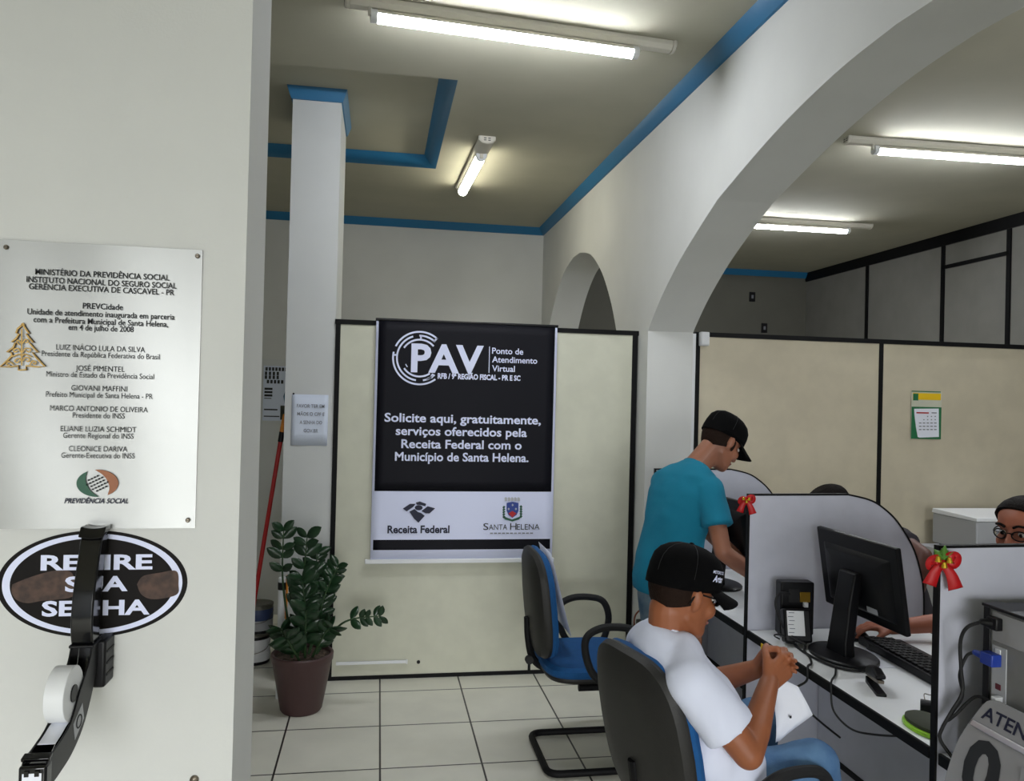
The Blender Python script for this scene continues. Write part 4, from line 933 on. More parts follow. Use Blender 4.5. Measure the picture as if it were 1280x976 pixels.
# paint cans
def can(p, r, h, label, bands):
    p = V(p); t = thing('paint_can', p, label, 'paint can', 'paint cans stacked behind the column')
    obj('drum', MB().lathe([(0, 0), (r-.003, 0), (r, .004), (r, h-.012), (r+.003, h-.008), (r+.003, h), (r-.006, h), (r-.008, h-.006), (0, h-.006)], p, 40), m_canmetal, t)
    for z0, z1, m in bands: obj('label_band', MB().lathe([(r+.0006, z0), (r+.0012, z0+.001), (r+.0012, z1-.001), (r+.0006, z1)], p, 40), m, t)
    obj('lid', MB().lathe([(r-.008, h-.004), (r-.012, h+.001), (r-.02, h-.002), (0, h-.002)], p, 36), m_canmetal, t)
    obj('bail', MB().tube(crom([p+V((-r-.003, 0, h*.75)), p+V((-r*.8, -r*.75, h*.52)), p+V((0, -r-.008, h*.42)), p+V((r*.8, -r*.75, h*.52)), p+V((r+.003, 0, h*.75))], 8), .0016, 6), m_screw, t)
can((-.705, 4.97, 0), .088, .178, 'lower paint can, black with a white label, on the floor behind the column', [(.02, .065, m_white), (.065, .150, m_white), (.150, .168, m_blackp), (.004, .02, m_blackp)])
can((-.690, 4.965, .181), .086, .175, 'upper paint can with blue and white label, topmost of the stack', [(.008, .025, m_blackp), (.025, .085, m_vga2), (.085, .150, m_canblue)])
tag(obj('cable_offcut', MB().tube(crom([(-.50, 4.42, .012), (-.505, 4.40, .05), (-.500, 4.41, .09), (-.49, 4.44, .10), (-.485, 4.45, .012)], 6), .004, 6), m_rubber, origin=(-.5, 4.42, 0)), 'short black cable offcut on the floor left of the brown pot', 'cable')
pa, pb_ = V((-.735, 4.82, .02)), V((-.552, 4.82, 1.445))
pa, pb_ = V((-.745, 4.80, .012)), V((-.551, 4.76, 1.44))
pd = (pb_-pa).normalized()
t = thing('broom_pole', pa, 'red pole with an orange top leaning between the paint cans and the column', 'pole')
obj('shaft', MB().cyl(pa+pd*.0, pb_-pd*.09, .0125), m_red, t)
obj('collar', MB().cyl(pb_-pd*.095, pb_-pd*.035, .0155), m_blackp, t, bevel=.002)
obj('grip', MB().cap(pb_-pd*.035, pb_+pd*.06, .014, .012), m_orange, t)
# brown wire and outlet by the pillar
t = thing('floor_outlet', (1.50, 4.18, 0), 'black cluster of plugs on the floor against the arch pillar behind the empty chair', 'power strip')
obj('strip', MB().b2((1.46, 4.10, .0), (1.53, 4.40, .04)), m_blackp, t, bevel=.005)
for y_ in (4.15, 4.23, 4.31): obj('plug', MB().b2((1.478, y_-.02, .04), (1.512, y_+.02, .075)), m_rubber, t, bevel=.004)
t = thing('wall_outlet', (1.548, 4.40, .33), 'small black outlet with plugs low on the pillar behind the seated man\'s cap', 'outlet')
obj('box', MB().b2((1.515, 4.36, .27), (1.549, 4.43, .36)), m_blackp, t, bevel=.005)
obj('plug', MB().b2((1.49, 4.375, .30), (1.515, 4.41, .335)), m_rubber, t, bevel=.004)
cable('brown_wire', [(1.50, 4.385, .32), (1.485, 4.37, .36), (1.50, 4.37, .41), (1.56, 4.37, .45), (1.64, 4.38, .47), (1.75, 4.40, .475)], .005, 'thin brown wire curving from the outlet along the pillar', m_wire, 'wire')

# ------------------------------------------------------------------ people
class Frame:
    """head frame: x = where the face looks, y = the person's left, z = up"""
    def __init__(s, c, look, up=(0, 0, 1), k=1.0):
        s.c = V(c); s.x = V(look).normalized(); s.y = V(up).cross(s.x).normalized(); s.z = s.x.cross(s.y); s.k = k
    def p(s, x, y, z): return s.c+(s.x*x+s.y*y+s.z*z)*s.k
    def rot(s): return Matrix((s.x, s.y, s.z)).transposed()
HEADP = [(-.116, .078, .040, .022), (-.108, .088, .020, .038), (-.094, .091, -.010, .050), (-.078, .087, -.040, .057), (-.060, .089, -.062, .062), (-.036, .088, -.082, .068), (-.010, .085, -.094, .072),
         (.014, .083, -.100, .074), (.034, .092, -.102, .076), (.058, .090, -.099, .076), (.080, .077, -.088, .068), (.098, .055, -.066, .052), (.111, .024, -.036, .028)]
def head_rings(F, grow=0, n=28, sel=None):
    out = []
    for z, f, b_, w_ in (sel or HEADP):
        cx = (f+b_)/2; hx = (f-b_)/2+grow; hw = w_+grow; r = []
        for i in range(n):
            a = 2*PI*i/n; ca, sa = math.cos(a), math.sin(a); e = .86
            r.append(F.p(cx+hx*math.copysign(abs(ca)**e, ca), hw*math.copysign(abs(sa)**e, sa), z*(1+grow*3)))
        out.append(r)
    return out
def head(mb, F, neck, nr=.056):
    mb.loft(head_rings(F)); k = F.k
    mb.chain([F.p(.084, 0, .018), F.p(.100, 0, -.012), F.p(.110, 0, -.032)], [.009*k, .011*k, .014*k])
    for s in (-1, 1):
        mb.ell(F.p(.100, s*.013, -.036), (.011*k, .008*k, .008*k), F.rot())
        mb.cap(F.p(.085, s*.012, .030), F.p(.070, s*.052, .028), .010*k, .009*k)
        mb.ell(F.p(.062, s*.045, -.030), (.026*k, .022*k, .026*k), F.rot())
        mb.ell(F.p(-.006, s*.082, -.004), (.016*k, .0085*k, .029*k), F.rot() @ Matrix.Rotation(-.18, 3, 'Y') @ Matrix.Rotation(s*.28, 3, 'Z'))
        mb.ell(F.p(-.004, s*.076, -.030), (.010*k, .007*k, .010*k), F.rot())
        mb.cap(F.p(.050, s*.040, -.096), F.p(-.005, s*.054, -.062), .010*k, .012*k)
    mb.ell(F.p(.086, 0, -.060), (.012*k, .026*k, .008*k), F.rot()); mb.ell(F.p(.085, 0, -.072), (.012*k, .022*k, .008*k), F.rot())
    mb.ell(F.p(.078, 0, -.104), (.016*k, .022*k, .014*k), F.rot())
    n0 = V(neck); mb.cap(n0, F.p(-.030, 0, -.055), nr*1.12, nr); mb.cap(n0+V((0, 0, .02)), F.p(.008, 0, -.085), nr*.9, nr*.72)
def face(F, body, lips=m_lip, brow=m_hair):
    for s in (-1, 1):
        mb = MB(); mb.ell(F.p(.0765, s*.032, .004), (.0125*F.k, .0135*F.k, .0085*F.k), F.rot()); e = obj('eye', mb, m_eye, body)
        mb = MB(); mb.ell(F.p(.0865, s*.032, .003), (.004*F.k, .0058*F.k, .0058*F.k), F.rot()); obj('iris', mb, m_iris, e)
        mb = MB(); mb.tube(crom([F.p(.096, s*.014, .028), F.p(.0945, s*.032, .036), F.p(.079, s*.054, .030)], 4), .0045*F.k, 6); obj('eyebrow', mb, brow, body)
    mb = MB(); mb.tube(crom([F.p(.090, -.024, -.066), F.p(.099, -.008, -.062), F.p(.099, .008, -.062), F.p(.090, .024, -.066)], 4), .0042*F.k, 6); mb.tube(crom([F.p(.089, -.022, -.068), F.p(.097, 0, -.073), F.p(.089, .022, -.068)], 4), .0046*F.k, 6)
    obj('lips', mb, lips, body)
def hair_cut(F, body, m, front=-.012, low=-.07, grow=.006, side=None):
    """close-cropped hair: a shell over the skull kept behind and above a slanted plane"""
    mb = MB(); mb.loft(head_rings(F, grow))
    cl = [(F.p(front, 0, .0), (F.x+F.z*-.12).normalized())]
    if low is not None: cl.append((F.p(-.05, 0, low), (-F.z+F.x*.42).normalized()))
    return blob('hair', mb, m, body, vox=.006*F.k, it=2, clip=cl)
def ballcap(F, body, m, drop=.0, brim=.078, tilt=.10):
    k = F.k; mb = MB(); rings = []
    prof = [(.028, 1.0), (.045, 1.01), (.066, 1.0), (.088, .95), (.108, .82), (.122, .62), (.131, .36), (.134, .10)]
    for z, q in prof:
        r = []
        for i in range(36):
            a = 2*PI*i/36; ca, sa = math.cos(a), math.sin(a)
            zz = z-.052*tilt*10*(.5-.5*ca)*max(0, 1-(z-.028)/.06)*.45
            r.append(F.p(-.006+.108*q*ca+(.006 if ca > 0 else -.0)*1, .0865*q*sa, zz-drop))
        rings.append(r)
    rings = [[F.c+(q-F.c)*.965 for q in rings[0]]]+rings
    mb.loft(rings); cp_ = obj('cap', mb, m, body, angle=80)
    mb = MB(); rows = []
    for v_ in range(7):
        row = []
        for u in range(17):
            a = math.radians(-68+136*u/16); q = v_/6
            L = brim*q*(math.cos(a)**.35)
            row.append(F.p(-.004+.107*math.cos(a)+L, .086*math.sin(a)*(1+.02*q), .030-drop-.030*math.sin(a)**2*(.4+.6*q)-.020*q))
        rows.append(row)
    mb.grid(rows); obj('brim', mb, m, cp_, solid=.005)
    mb = MB(); mb.ell(F.p(-.006, 0, .135-drop), (.007*k, .007*k, .004*k), F.rot()); obj('cap_button', mb, m, cp_)
    mb = MB()
    for i in range(6):
        a = PI*i/3+.26; mb.tube([F.p(-.006+.109*q*math.cos(a)*1.0, .0872*q*math.sin(a), z-drop) for z, q in prof[1:]], .0009, 5)
    obj('seam', mb, m_rubber, cp_)
    return cp_
def spectacles(F, body):
    t = None
    for s in (-1, 1):
        mb = MB(); pts = [F.p(.103-.012*abs(math.cos(a*PI/12)*.024+.034)/.05, s*(.034+.024*math.cos(a*PI/12)), .002+.016*math.sin(a*PI/12)) for a in range(24)]
        mb.tube(pts, .0022*F.k, 6, closed=True)
        fr_ = obj('glasses_frame', mb, m_black, body)
        mb = MB(); c0 = sum(pts, V())/24; rv = [mb.bm.verts.new(q) for q in pts]; mb.face(rv); obj('lens', mb, m_glass, fr_, solid=.0012)
        mb = MB(); mb.tube(crom([F.p(.089, s*.059, .008), F.p(.05, s*.078, .008), F.p(.0, s*.083, .010), F.p(-.018, s*.082, .002), F.p(-.026, s*.080, -.02)], 5), .0024*F.k, 6); obj('temple_arm', mb, m_black, fr_)
    mb = MB(); mb.tube(crom([F.p(.092, -.012, .004), F.p(.099, 0, .009), F.p(.092, .012, .004)], 4), .002*F.k, 6); obj('bridge', mb, m_black, body)
def hand(mb, wrist, d, palm, thumb, curl=(.5, .6, .4), s=1.0, spread=.10, thumb_curl=.3):
    """d: towards the knuckles, palm: the way the palm faces, thumb: the side the thumb leaves from"""
    w_ = V(wrist); d = V(d).normalized(); t = V(thumb); t = (t-d*t.dot(d)).normalized(); n = d.cross(t).normalized()
    if n.dot(V(palm)) < 0: n = -n
    tips = []
    K = []
    for i, (off, L, r) in enumerate(((.030, .074, .0088), (.010, .082, .0090), (-.010, .076, .0086), (-.028, .060, .0076))):
        kn = w_+(d*(.088-.004*abs(i-1))+t*off+n*(-.004))*s; K.append(kn)
        mb.cap(w_+(d*.012+t*off*.62)*s, kn, .0135*s, .0115*s)
        dd = (d+t*spread*(1.5-i)*.6).normalized(); q = kn
        for f_, c_, rr in ((.45, curl[0], 1), (.31, curl[1], .93), (.24, curl[2], .85)):
            ax = dd.cross(n).normalized(); dd = Quaternion(ax, c_) @ dd; nn = q+dd*L*f_*s
            mb.cap(q, nn, r*rr*s, r*rr*.93*s); q = nn
        n_loc = n
    mb.ell(w_+(d*.045)*s, (.040*s, .036*s, .013*s), Matrix((d, t, n)).transposed())
    b0 = w_+(d*.018+t*.022+n*.006)*s; b1 = w_+(d*.048+t*.046+n*.014)*s
    dd = (d*.8+t*.42+n*(.25+thumb_curl)).normalized(); b2 = b1+dd*.034*s; dd = (d*.95+t*(.15-thumb_curl)+n*(.2+thumb_curl)).normalized(); b3 = b2+dd*.026*s
    mb.chain([b0, b1, b2, b3], [.0145*s, .0125*s, .0105*s, .0088*s])
def limb(mb, a, b_, c, r):
    """shoulder/elbow/wrist or hip/knee/ankle with muscle swell"""
    a, b_, c = V(a), V(b_), V(c)
    m1 = a.lerp(b_, .45); m2 = b_.lerp(c, .3)
    mb.chain([a, m1, b_, m2, c], [r[0], r[1], r[2], r[3], r[4]])
def ering(c, x, y, rx, ry, n=28, e=.85):
    c, x, y = V(c), V(x), V(y); o = []
    for i in range(n):
        a = 2*PI*i/n; ca, sa = math.cos(a), math.sin(a); o.append(c+x*rx*math.copysign(abs(ca)**e, ca)+y*ry*math.copysign(abs(sa)**e, sa))
    return o
def torso(mb, secs, grow=0, e=.85):
    """secs: (centre, front dir, left dir, half depth, half width)"""
    mb.loft([ering(c, x, y, d+grow, w_+grow, e=e) for c, x, y, d, w_ in secs])
def shoe(mb, heel, d, s=1):
    heel = V(heel); d = V(d).normalized(); l = V((-d.y, d.x, 0)); rings = []
    for x, w_, h, z in ((-.03, .02, .05, .03), (-.015, .034, .09, .045), (.04, .038, .10, .05), (.10, .040, .078, .04), (.17, .046, .058, .03), (.22, .040, .045, .023), (.245, .018, .03, .017)):
        rings.append([heel+d*x*s+l*w_*s*math.cos(a*PI/8)+Z*max(0.002, (z*1.0+h*.55*math.sin(a*PI/8))) for a in range(16)])
    mb.loft(rings)

# --- seated man in white
hf = V((math.cos(math.radians(17)), math.sin(math.radians(17)), 0)); hl = V((-hf.y, hf.x, 0))
hips = V((.975, 2.125, .565))
F1 = Frame((.852, 2.10, 1.108), (.93, .22, -.26))
shR, shL = V((.822, 1.945, .915)), V((.812, 2.265, .910))
elR, wrR = V((.952, 1.885, .745)), V((1.085, 2.035, .865))
elL, wrL = V((1.010, 2.325, .755)), V((1.105, 2.150, .865))
kneeR, kneeL = V((1.245, 2.065, .625)), V((1.25, 2.43, .60))
ankR, ankL = V((1.31, 2.10, .09)), V((1.32, 2.46, .09))
tx = V((.90, 0.10, -.40)).normalized(); tl_ = V((-.10, .99, 0))
secs = [((.985, 2.12, .50), hf, hl, .125, .165), ((.970, 2.12, .58), hf, hl, .135, .17), ((.935, 2.115, .68), hf, hl, .130, .165), ((.895, 2.11, .78), hf, hl, .120, .160),
        ((.850, 2.105, .88), V((.97, .1, .1)), tl_, .112, .170), ((.825, 2.105, .94), V((.95, .1, -.2)), tl_, .098, .160), ((.822, 2.105, .985), V((.9, .1, -.35)), tl_, .074, .100), ((.825, 2.105, 1.01), tx, tl_, .058, .062)]
mb = MB(); torso(mb, secs, -.014)
head(mb, F1, (.818, 2.104, .985), .055)
limb(mb, shR, elR, wrR, (.050, .046, .039, .040, .027)); limb(mb, shL, elL, wrL, (.050, .046, .039, .040, .027))
hand(mb, wrR, V((.085, .045, .050)), V((-.1, .9, -.25)), V((-.25, .1, .9)), (.75, .9, .7), .97)
hand(mb, wrL, V((.080, -.045, .052)), V((-.1, -.9, -.25)), V((-.25, -.1, .9)), (.70, .95, .7), .97)
for h_, k_, a_ in ((-1, kneeR, ankR), (1, kneeL, ankL)): limb(mb, hips+hl*h_*.09, k_, a_, (.078, .070, .052, .050, .036))
p1 = blob('person', mb, m_skin, origin=(1.0, 2.15, 0), vox=.0048, it=4)
tag(p1, 'seated man in white T-shirt, black cap and glasses with clasped hands', 'person')
face(F1, p1)
hair_cut(F1, p1, m_hairb, front=.008, low=-.040, grow=.004)
spectacles(F1, p1)
cap1 = ballcap(F1, p1, m_capblk, tilt=.10)
mb = MB()
def on_cap(a, z): # point on the cap's right side
    return F1.p(-.006+.1125*math.cos(a), .0905*math.sin(a), z)
def cap_text(s_, a0, a1, z, h_, bold, shear=.2):
    vs, fs = text_verts(s_, bold, shear); x0 = min(q[0] for q in vs); x1 = max(q[0] for q in vs)
    bv = [mb.bm.verts.new(on_cap(a0+(a1-a0)*(q[0]-x0)/(x1-x0), z+q[1]/.7*h_)) for q in vs]
    for f in fs: mb.face([bv[i] for i in f])
cap_text('MOTORCYCLE', -1.36, -.80, .076, .008, .02); obj('lettering', mb, m_bannerwht, cap1)
mb = MB(); cap_text('Artsx', -1.30, -.78, .054, .017, .04); obj('lettering', mb, m_bannerwht, cap1)
# shirt
mb = MB(); torso(mb, secs[:-1], .006); mb.loft([ering(secs[-2][0], secs[-2][1], secs[-2][2], .078, .104), ering(V((.829, 2.105, 1.004)), tx, tl_, .068, .074)])
sR = shR.lerp(elR, .70); sL = shL.lerp(elL, .70)
mb.cap(V((.830, 2.04, .965)), shR, .052, .068); mb.cap(V((.826, 2.165, .965)), shL, .052, .068)
for a, b_, e_ in ((shR, sR, elR), (shL, sL, elL)):
    dd = (e_-a).normalized(); mb.cap(a, a.lerp(b_, .5), .068, .070); mb.cyl(a.lerp(b_, .4), b_, .070, .074, n=24)
mb.cap(V((.90, 2.02, .70)), V((.99, 2.06, .60)), .09, .10)
shirt1 = blob('tshirt', mb, m_tee, p1, vox=.0065, it=14, fold=.010, fscale=7)
mb = MB(); mb.tube(crom([V((.829, 2.105, 1.002))+tx*.062*math.cos(i*PI/8)+tl_*.067*math.sin(i*PI/8) for i in range(16)], 2, closed=True), .0065, 8, closed=True); obj('collar', mb, m_tee, shirt1)
# jeans
mb = MB(); torso(mb, [((.99, 2.125, .475), hf, hl, .12, .165), ((.985, 2.125, .53), hf, hl, .132, .172), ((.97, 2.12, .62), hf, hl, .128, .165)], .004)
for h_, k_, a_ in ((-1, kneeR, ankR), (1, kneeL, ankL)):
    limb(mb, hips+hl*h_*.09, k_, a_.lerp(k_, .06), (.090, .084, .068, .066, .058))
blob('jeans', mb, m_jean, p1, vox=.007, it=5, fold=.006, fscale=10)
mb = MB(); shoe(mb, ankR+V((-.03, 0, -.09)), V((.9, .2, 0))); obj('shoe', mb, m_shoe, p1)
mb = MB(); shoe(mb, ankL+V((-.03, 0, -.09)), V((.9, .15, 0))); obj('shoe', mb, m_shoe, p1)
# folded paper in his hands
rows = []
for j in range(9):
    k = j/8; rows.append([V((1.150+.010*k, 2.105-.01*i+.008*math.sin(k*3), .888))*(1-k)+V((1.132, 2.10, .675))*k+V((.062+.05*k, -.004*math.sin(i), -.030-.058*k*(1-.0)+.15*k*0))*(i/4)+V((.03*math.sin(k*PI)*i/4, 0, 0)) for i in range(5)])
P0, P1, P2, P3 = V((1.137, 2.105, .862)), V((1.205, 2.085, .832)), V((1.240, 2.075, .758)), V((1.137, 2.085, .678))
rows = [[(P0.lerp(P3, j/8)).lerp(P1.lerp(P2, min(1, j/4)) if j <= 4 else P2.lerp(P3+V((.012, 0, 0)), (j-4)/4), i/4)+V((0, .006*math.sin(j*.8+i*.5), 0)) for i in range(5)] for j in range(9)]
pp = thing('folded_paper', (1.18, 2.09, .68), 'folded white paper held in the seated man\'s clasped hands', 'paper')
obj('sheet', MB().grid(rows), m_paper, pp, solid=.001)
obj('ink_mark', MB().box(V((1.172, 2.070, .755)), (.006, .001, .007)), m_ink, pp)

# --- standing man in teal
sf = V((.90, .44, 0)).normalized(); sl_ = V((-sf.y, sf.x, 0))
F2 = Frame((1.560, 3.42, 1.462), (.80, .22, -.55))
hp = V((1.335, 3.44, .915))
s2R, s2L = V((1.452, 3.29, 1.250)), V((1.340, 3.550, 1.255))
e2R, w2R = V((1.468, 3.175, 1.000)), V((1.665, 3.165, .862))
e2L, w2L = V((1.585, 3.62, 1.02)), V((1.715, 3.43, .875))
k2R, k2L = V((1.345, 3.33, .50)), V((1.320, 3.545, .50)); a2R, a2L = V((1.315, 3.315, .09)), V((1.29, 3.55, .09))
secs2 = [((1.325, 3.44, .84), sf, sl_, .105, .165), ((1.330, 3.44, .92), sf, sl_, .108, .165), ((1.345, 3.44, 1.02), sf, sl_, .100, .150), ((1.365, 3.435, 1.12), sf, sl_, .108, .158),
         ((1.385, 3.43, 1.21), V((.85, .4, -.2)), sl_, .110, .172), ((1.405, 3.425, 1.28), V((.8, .4, -.4)), sl_, .090, .165), ((1.428, 3.425, 1.325), V((.75, .35, -.5)), sl_, .070, .105), ((1.442, 3.424, 1.345), V((.7, .3, -.6)), sl_, .055, .062)]
mb = MB(); torso(mb, secs2, -.012); head(mb, F2, (1.438, 3.424, 1.335), .052)
limb(mb, s2R, e2R, w2R, (.047, .043, .037, .038, .026)); limb(mb, s2L, e2L, w2L, (.047, .043, .037, .038, .026))
hand(mb, w2R, V((.095, .03, -.068)), V((.0, .1, -1)), V((.1, 1, .1)), (.25, .3, .2), .97)
hand(mb, w2L, V((.085, -.05, -.072)), V((0, 0, -1)), V((-.1, -1, .1)), (.25, .3, .2), .97)
for h_, k_, a_ in ((-1, k2R, a2R), (1, k2L, a2L)): limb(mb, hp+sl_*h_*.088-Z*.04, k_, a_, (.080, .072, .050, .050, .034))
p2 = blob('person', mb, m_skin2, origin=(1.31, 3.44, 0), vox=.0058, it=4)
tag(p2, 'standing man in teal T-shirt and black cap bending over the second desk', 'person')
face(F2, p2); hair_cut(F2, p2, m_hairb, front=.012, low=-.050, grow=.005)
mb = MB()
for s in (-1, 1): mb.ell(F2.p(.018, s*.0745, -.012), (.009, .004, .026), F2.rot())
obj('sideburn', mb, m_hairb, p2)
ballcap(F2, p2, m_capblk, tilt=.10, brim=.085)
mb = MB(); torso(mb, [((1.322, 3.44, .77), sf, sl_, .112, .172), ((1.322, 3.44, .83), sf, sl_, .110, .169), ((1.330, 3.44, .92), sf, sl_, .107, .162)]+secs2[2:-1], .007); mb.loft([ering(secs2[-2][0], secs2[-2][1], sl_, .072, .108), ering(V((1.445, 3.424, 1.343)), V((.7, .3, -.6)), sl_, .064, .070)])
mb.cap(V((1.432, 3.385, 1.30)), s2R, .050, .064); mb.cap(V((1.410, 3.46, 1.30)), s2L, .050, .064)
for a, e_ in ((s2R, e2R), (s2L, e2L)):
    b_ = a.lerp(e_, .60); mb.cap(a, a.lerp(b_, .5), .063, .064); mb.cyl(a.lerp(b_, .4), b_, .064, .068, n=24)
shirt2 = blob('tshirt', mb, m_teal, p2, vox=.007, it=14, fold=.009, fscale=7)
mb = MB(); mb.tube(crom([V((1.446, 3.424, 1.342))+V((.7, .3, -.6)).normalized()*.058*math.cos(i*PI/8)+sl_*.063*math.sin(i*PI/8) for i in range(16)], 2, closed=True), .006, 8, closed=True); obj('collar', mb, m_teal, shirt2)
mb = MB(); torso(mb, [((1.322, 3.44, .79), sf, sl_, .100, .158), ((1.323, 3.44, .84), sf, sl_, .098, .155), ((1.328, 3.44, .89), sf, sl_, .096, .15)], .0)
for h_, k_, a_ in ((-1, k2R, a2R), (1, k2L, a2L)): limb(mb, hp+sl_*h_*.088-Z*.04, k_, a_.lerp(k_, .04), (.094, .086, .066, .064, .056))
je = blob('jeans', mb, m_jean2, p2, vox=.0075, it=5, fold=.007, fscale=11)
mb = MB()
for q in ((.02, .72), (.01, .60)): mb.ell(V((1.395+q[0], 3.275, q[1])), (.012, .03, .045), Matrix.Rotation(.2, 3, 'Z'))
obj('torn_patch', mb, m_skin2, je)
for a_, d in ((a2R, V((.95, .2, 0))), (a2L, V((.9, .3, 0)))): mb = MB(); shoe(mb, a_+V((-.03, 0, -.09)), d); obj('shoe', mb, m_shoe, p2)

# --- attendant behind the tall screen (hair and left arm show)
F3 = Frame((2.165, 3.50, 1.135), (-.86, .05, -.50))
bf = V((-1, 0, 0)); blft = V((0, -1, 0))
s3L, e3L, w3L = V((2.34, 3.22, 1.035)), V((2.315, 3.03, 1.005)), V((2.242, 2.985, .815))
s3R, e3R, w3R = V((2.36, 3.68, 1.035)), V((2.30, 3.76, .83)), V((2.08, 3.62, .80))
secs3 = [((2.56, 3.46, .48), bf, blft, .12, .165), ((2.55, 3.46, .58), bf, blft, .125, .165), ((2.50, 3.46, .75), bf, blft, .115, .155), ((2.42, 3.455, .92), V((-.9, 0, -.3)), blft, .11, .165), ((2.36, 3.455, 1.02), V((-.8, 0, -.5)), blft, .09, .155), ((2.315, 3.46, 1.06), V((-.7, 0, -.7)), blft, .065, .10), ((2.29, 3.465, 1.075), V((-.6, 0, -.8)), blft, .052, .06)]
def seated(name_, secs, F, sh, el, wr, skin, shirt_m, label, origin, kn, an, hand_d, vox, leg_m, sleeve=.6):
    mb = MB(); torso(mb, secs, -.012); head(mb, F, V(secs[-1][0])-Z*.01, .05)
    for i in (0, 1):
        limb(mb, sh[i], el[i], wr[i], (.045, .041, .036, .037, .026)); d, pm_, th = hand_d[i]; hand(mb, wr[i], d, pm_, th, (.3, .4, .3), .95)
        hipi = V(secs[0][0])+V(secs[0][2])*(.09 if i else -.09)+Z*.06; limb(mb, hipi, kn[i], an[i], (.078, .07, .05, .05, .034))
    p = blob('person', mb, skin, origin=origin, vox=vox, it=4); tag(p, label, 'person'); face(F, p)
    mb = MB(); torso(mb, secs[:-1], .005)
    for i in (0, 1):
        b_ = V(sh[i]).lerp(V(el[i]), sleeve); mb.cap(V(secs[-3][0]).lerp(V(sh[i]), .5), sh[i], .062, .064); mb.cap(sh[i], V(sh[i]).lerp(b_, .6), .063, .06); mb.cyl(V(sh[i]).lerp(b_, .5), b_, .06, .062, n=20)
    sh_ = blob('blouse' if shirt_m is m_wine else 'tshirt', mb, shirt_m, p, vox=.008, it=5, fold=.005, fscale=8)
    mb = MB(); torso(mb, secs[:2], .008)
    for i in (0, 1):
        hipi = V(secs[0][0])+V(secs[0][2])*(.09 if i else -.09)+Z*.06; limb(mb, hipi, kn[i], an[i]+Z*.02, (.09, .083, .066, .062, .055))
    blob('trousers', mb, leg_m, p, vox=.009, it=4)
    for i in (0, 1): mb = MB(); shoe(mb, V(an[i])+V((.03, 0, -.09)), V((-1, 0, 0))); obj('shoe', mb, m_shoe, p)
    return p
p3 = seated('p3', secs3, F3, (s3R, s3L), (e3R, e3L), (w3R, w3L), m_skin3, m_dkshirt, 'dark-haired attendant with a wristwatch leaning forward behind the tall grey screen', (2.55, 3.46, 0),
            (V((2.30, 3.58, .55)), V((2.30, 3.34, .55))), (V((2.40, 3.58, .09)), V((2.40, 3.34, .09))),
            ((V((-1, -.2, -.1)), V((0, 0, -1)), V((0, -1, 0))), (V((-.75, .25, -.30)), V((0, .2, -1)), V((.1, 1, 0)))), .0065, m_dkshirt, .35)
mb = MB(); mb.loft(head_rings(F3, .010)); blob('hair', mb, m_hair, p3, vox=.007, it=2, clip=[(F3.p(.055, 0, .0), (F3.x-F3.z*.6).normalized()), (F3.p(0, 0, -.07), -F3.z)])
wd = (w3L-e3L).normalized(); q = w3L-wd*.012; a_, b_, _ = basis(wd)
mb = MB(); mb.lathe([(.030, -.009), (.0318, -.008), (.0318, .008), (.030, .009)], q, 28, wd); wa = obj('watch_strap', mb, m_vga2, p3)
mb = MB(); nn = V((-.2, -.95, .1)); nn = (nn-wd*nn.dot(wd)).normalized(); mb.cyl(q+nn*.029, q+nn*.037, .017, n=24); obj('watch_face', mb, m_blackp, wa)

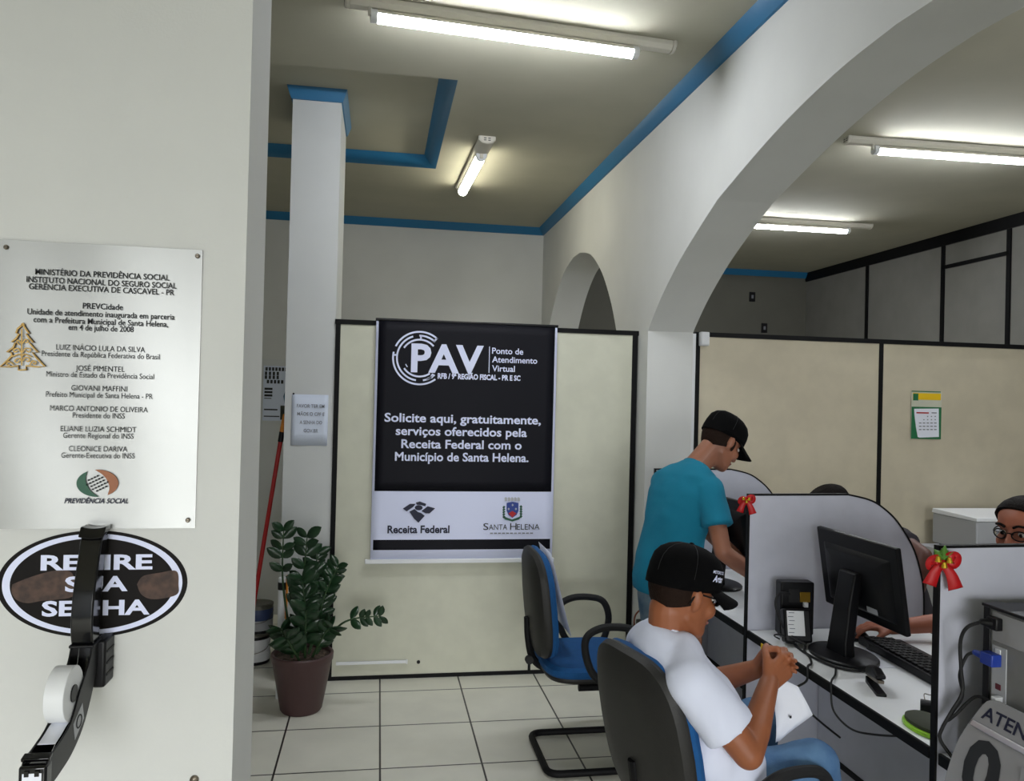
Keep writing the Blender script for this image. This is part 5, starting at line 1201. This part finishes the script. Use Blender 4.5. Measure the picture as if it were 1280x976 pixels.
# --- attendant with glasses at the right, hand on the mouse
F4 = Frame((2.195, 2.36, 1.228), (-.93, -.26, -.12))
secs4 = [((2.46, 2.42, .48), bf, blft, .12, .17), ((2.45, 2.42, .58), bf, blft, .125, .17), ((2.40, 2.42, .75), bf, blft, .11, .15), ((2.33, 2.41, .92), V((-.95, 0, -.2)), blft, .115, .16), ((2.28, 2.405, 1.02), V((-.9, 0, -.35)), blft, .09, .15), ((2.24, 2.40, 1.075), V((-.8, 0, -.5)), blft, .062, .095), ((2.225, 2.395, 1.10), V((-.7, 0, -.6)), blft, .05, .056)]
s4R, s4L = V((2.27, 2.575, 1.01)), V((2.27, 2.24, 1.01))
e4R, w4R = V((2.205, 2.665, .835)), V((1.925, 2.690, .808)); e4L, w4L = V((2.23, 2.15, .80)), V((2.08, 2.08, .79))
p4 = seated('p4', secs4, F4, (s4R, s4L), (e4R, e4L), (w4R, w4L), m_skin4, m_wine, 'attendant in glasses reaching for the mouse behind the nearest grey screen', (2.45, 2.42, 0),
            (V((2.22, 2.54, .55)), V((2.22, 2.30, .55))), (V((2.32, 2.54, .09)), V((2.32, 2.30, .09))),
            ((V((-1, .28, -.02)), V((0, 0, -1)), V((-.2, -1, 0))), (V((-1, .1, -.1)), V((0, 0, -1)), V((0, 1, 0)))), .0058, m_dkshirt, .5)
mb = MB(); mb.loft(head_rings(F4, .011)); mb.ell(F4.p(-.10, 0, .07), (.045, .045, .04)); blob('hair', mb, m_hair, p4, vox=.0065, it=2, clip=[(F4.p(.006, 0, .0), (F4.x-F4.z*.75).normalized()), (F4.p(0, 0, -.09), -F4.z)])
spectacles(F4, p4)
# staff chairs
def staff_chair(x, y, label):
    t = thing('office_chair', (x, y, 0), label, 'chair', 'office chairs behind the desks')
    mb = MB(); mb.lathe([(.0, .40), (.20, .40), (.23, .42), (.23, .45), (.19, .47), (0, .472)], V((x, y, 0)), 32); obj('seat', mb, m_bluefab, t)
    mb = MB(); rings = []
    for k, off in ((.6, 0), (1, .015), (1, .04), (.6, .055)): rings.append([V((x+.23+off+.3*((.2*k*math.cos(i*PI/12))**2), y+.2*k*math.cos(i*PI/12), .70+.2*k*math.sin(i*PI/12))) for i in range(24)])
    mb.loft(rings); obj('backrest', mb, m_shell, t)
    obj('column', MB().cyl((x, y, .08), (x, y, .40), .025), m_black, t)
    obj('back_bar', MB().tube(crom([(x+.1, y, .42), (x+.25, y, .44), (x+.30, y, .55), (x+.285, y, .68)], 5), .016, 8), m_black, t)
    for i in range(5):
        a = 2*PI*i/5+.3; e = V((x+.26*math.cos(a), y+.26*math.sin(a), .07)); lg_ = obj('leg', MB().cap((x, y, .10), e, .022, .014), m_black, t); obj('caster', MB().cyl(e+V((-math.sin(a)*.015, math.cos(a)*.015, -.04)), e-V((-math.sin(a)*.015, math.cos(a)*.015, .04)), .029), m_rubber, lg_)
staff_chair(2.50, 2.42, 'office chair under the attendant in glasses')
staff_chair(2.60, 3.46, 'office chair under the attendant behind the tall grey screen')
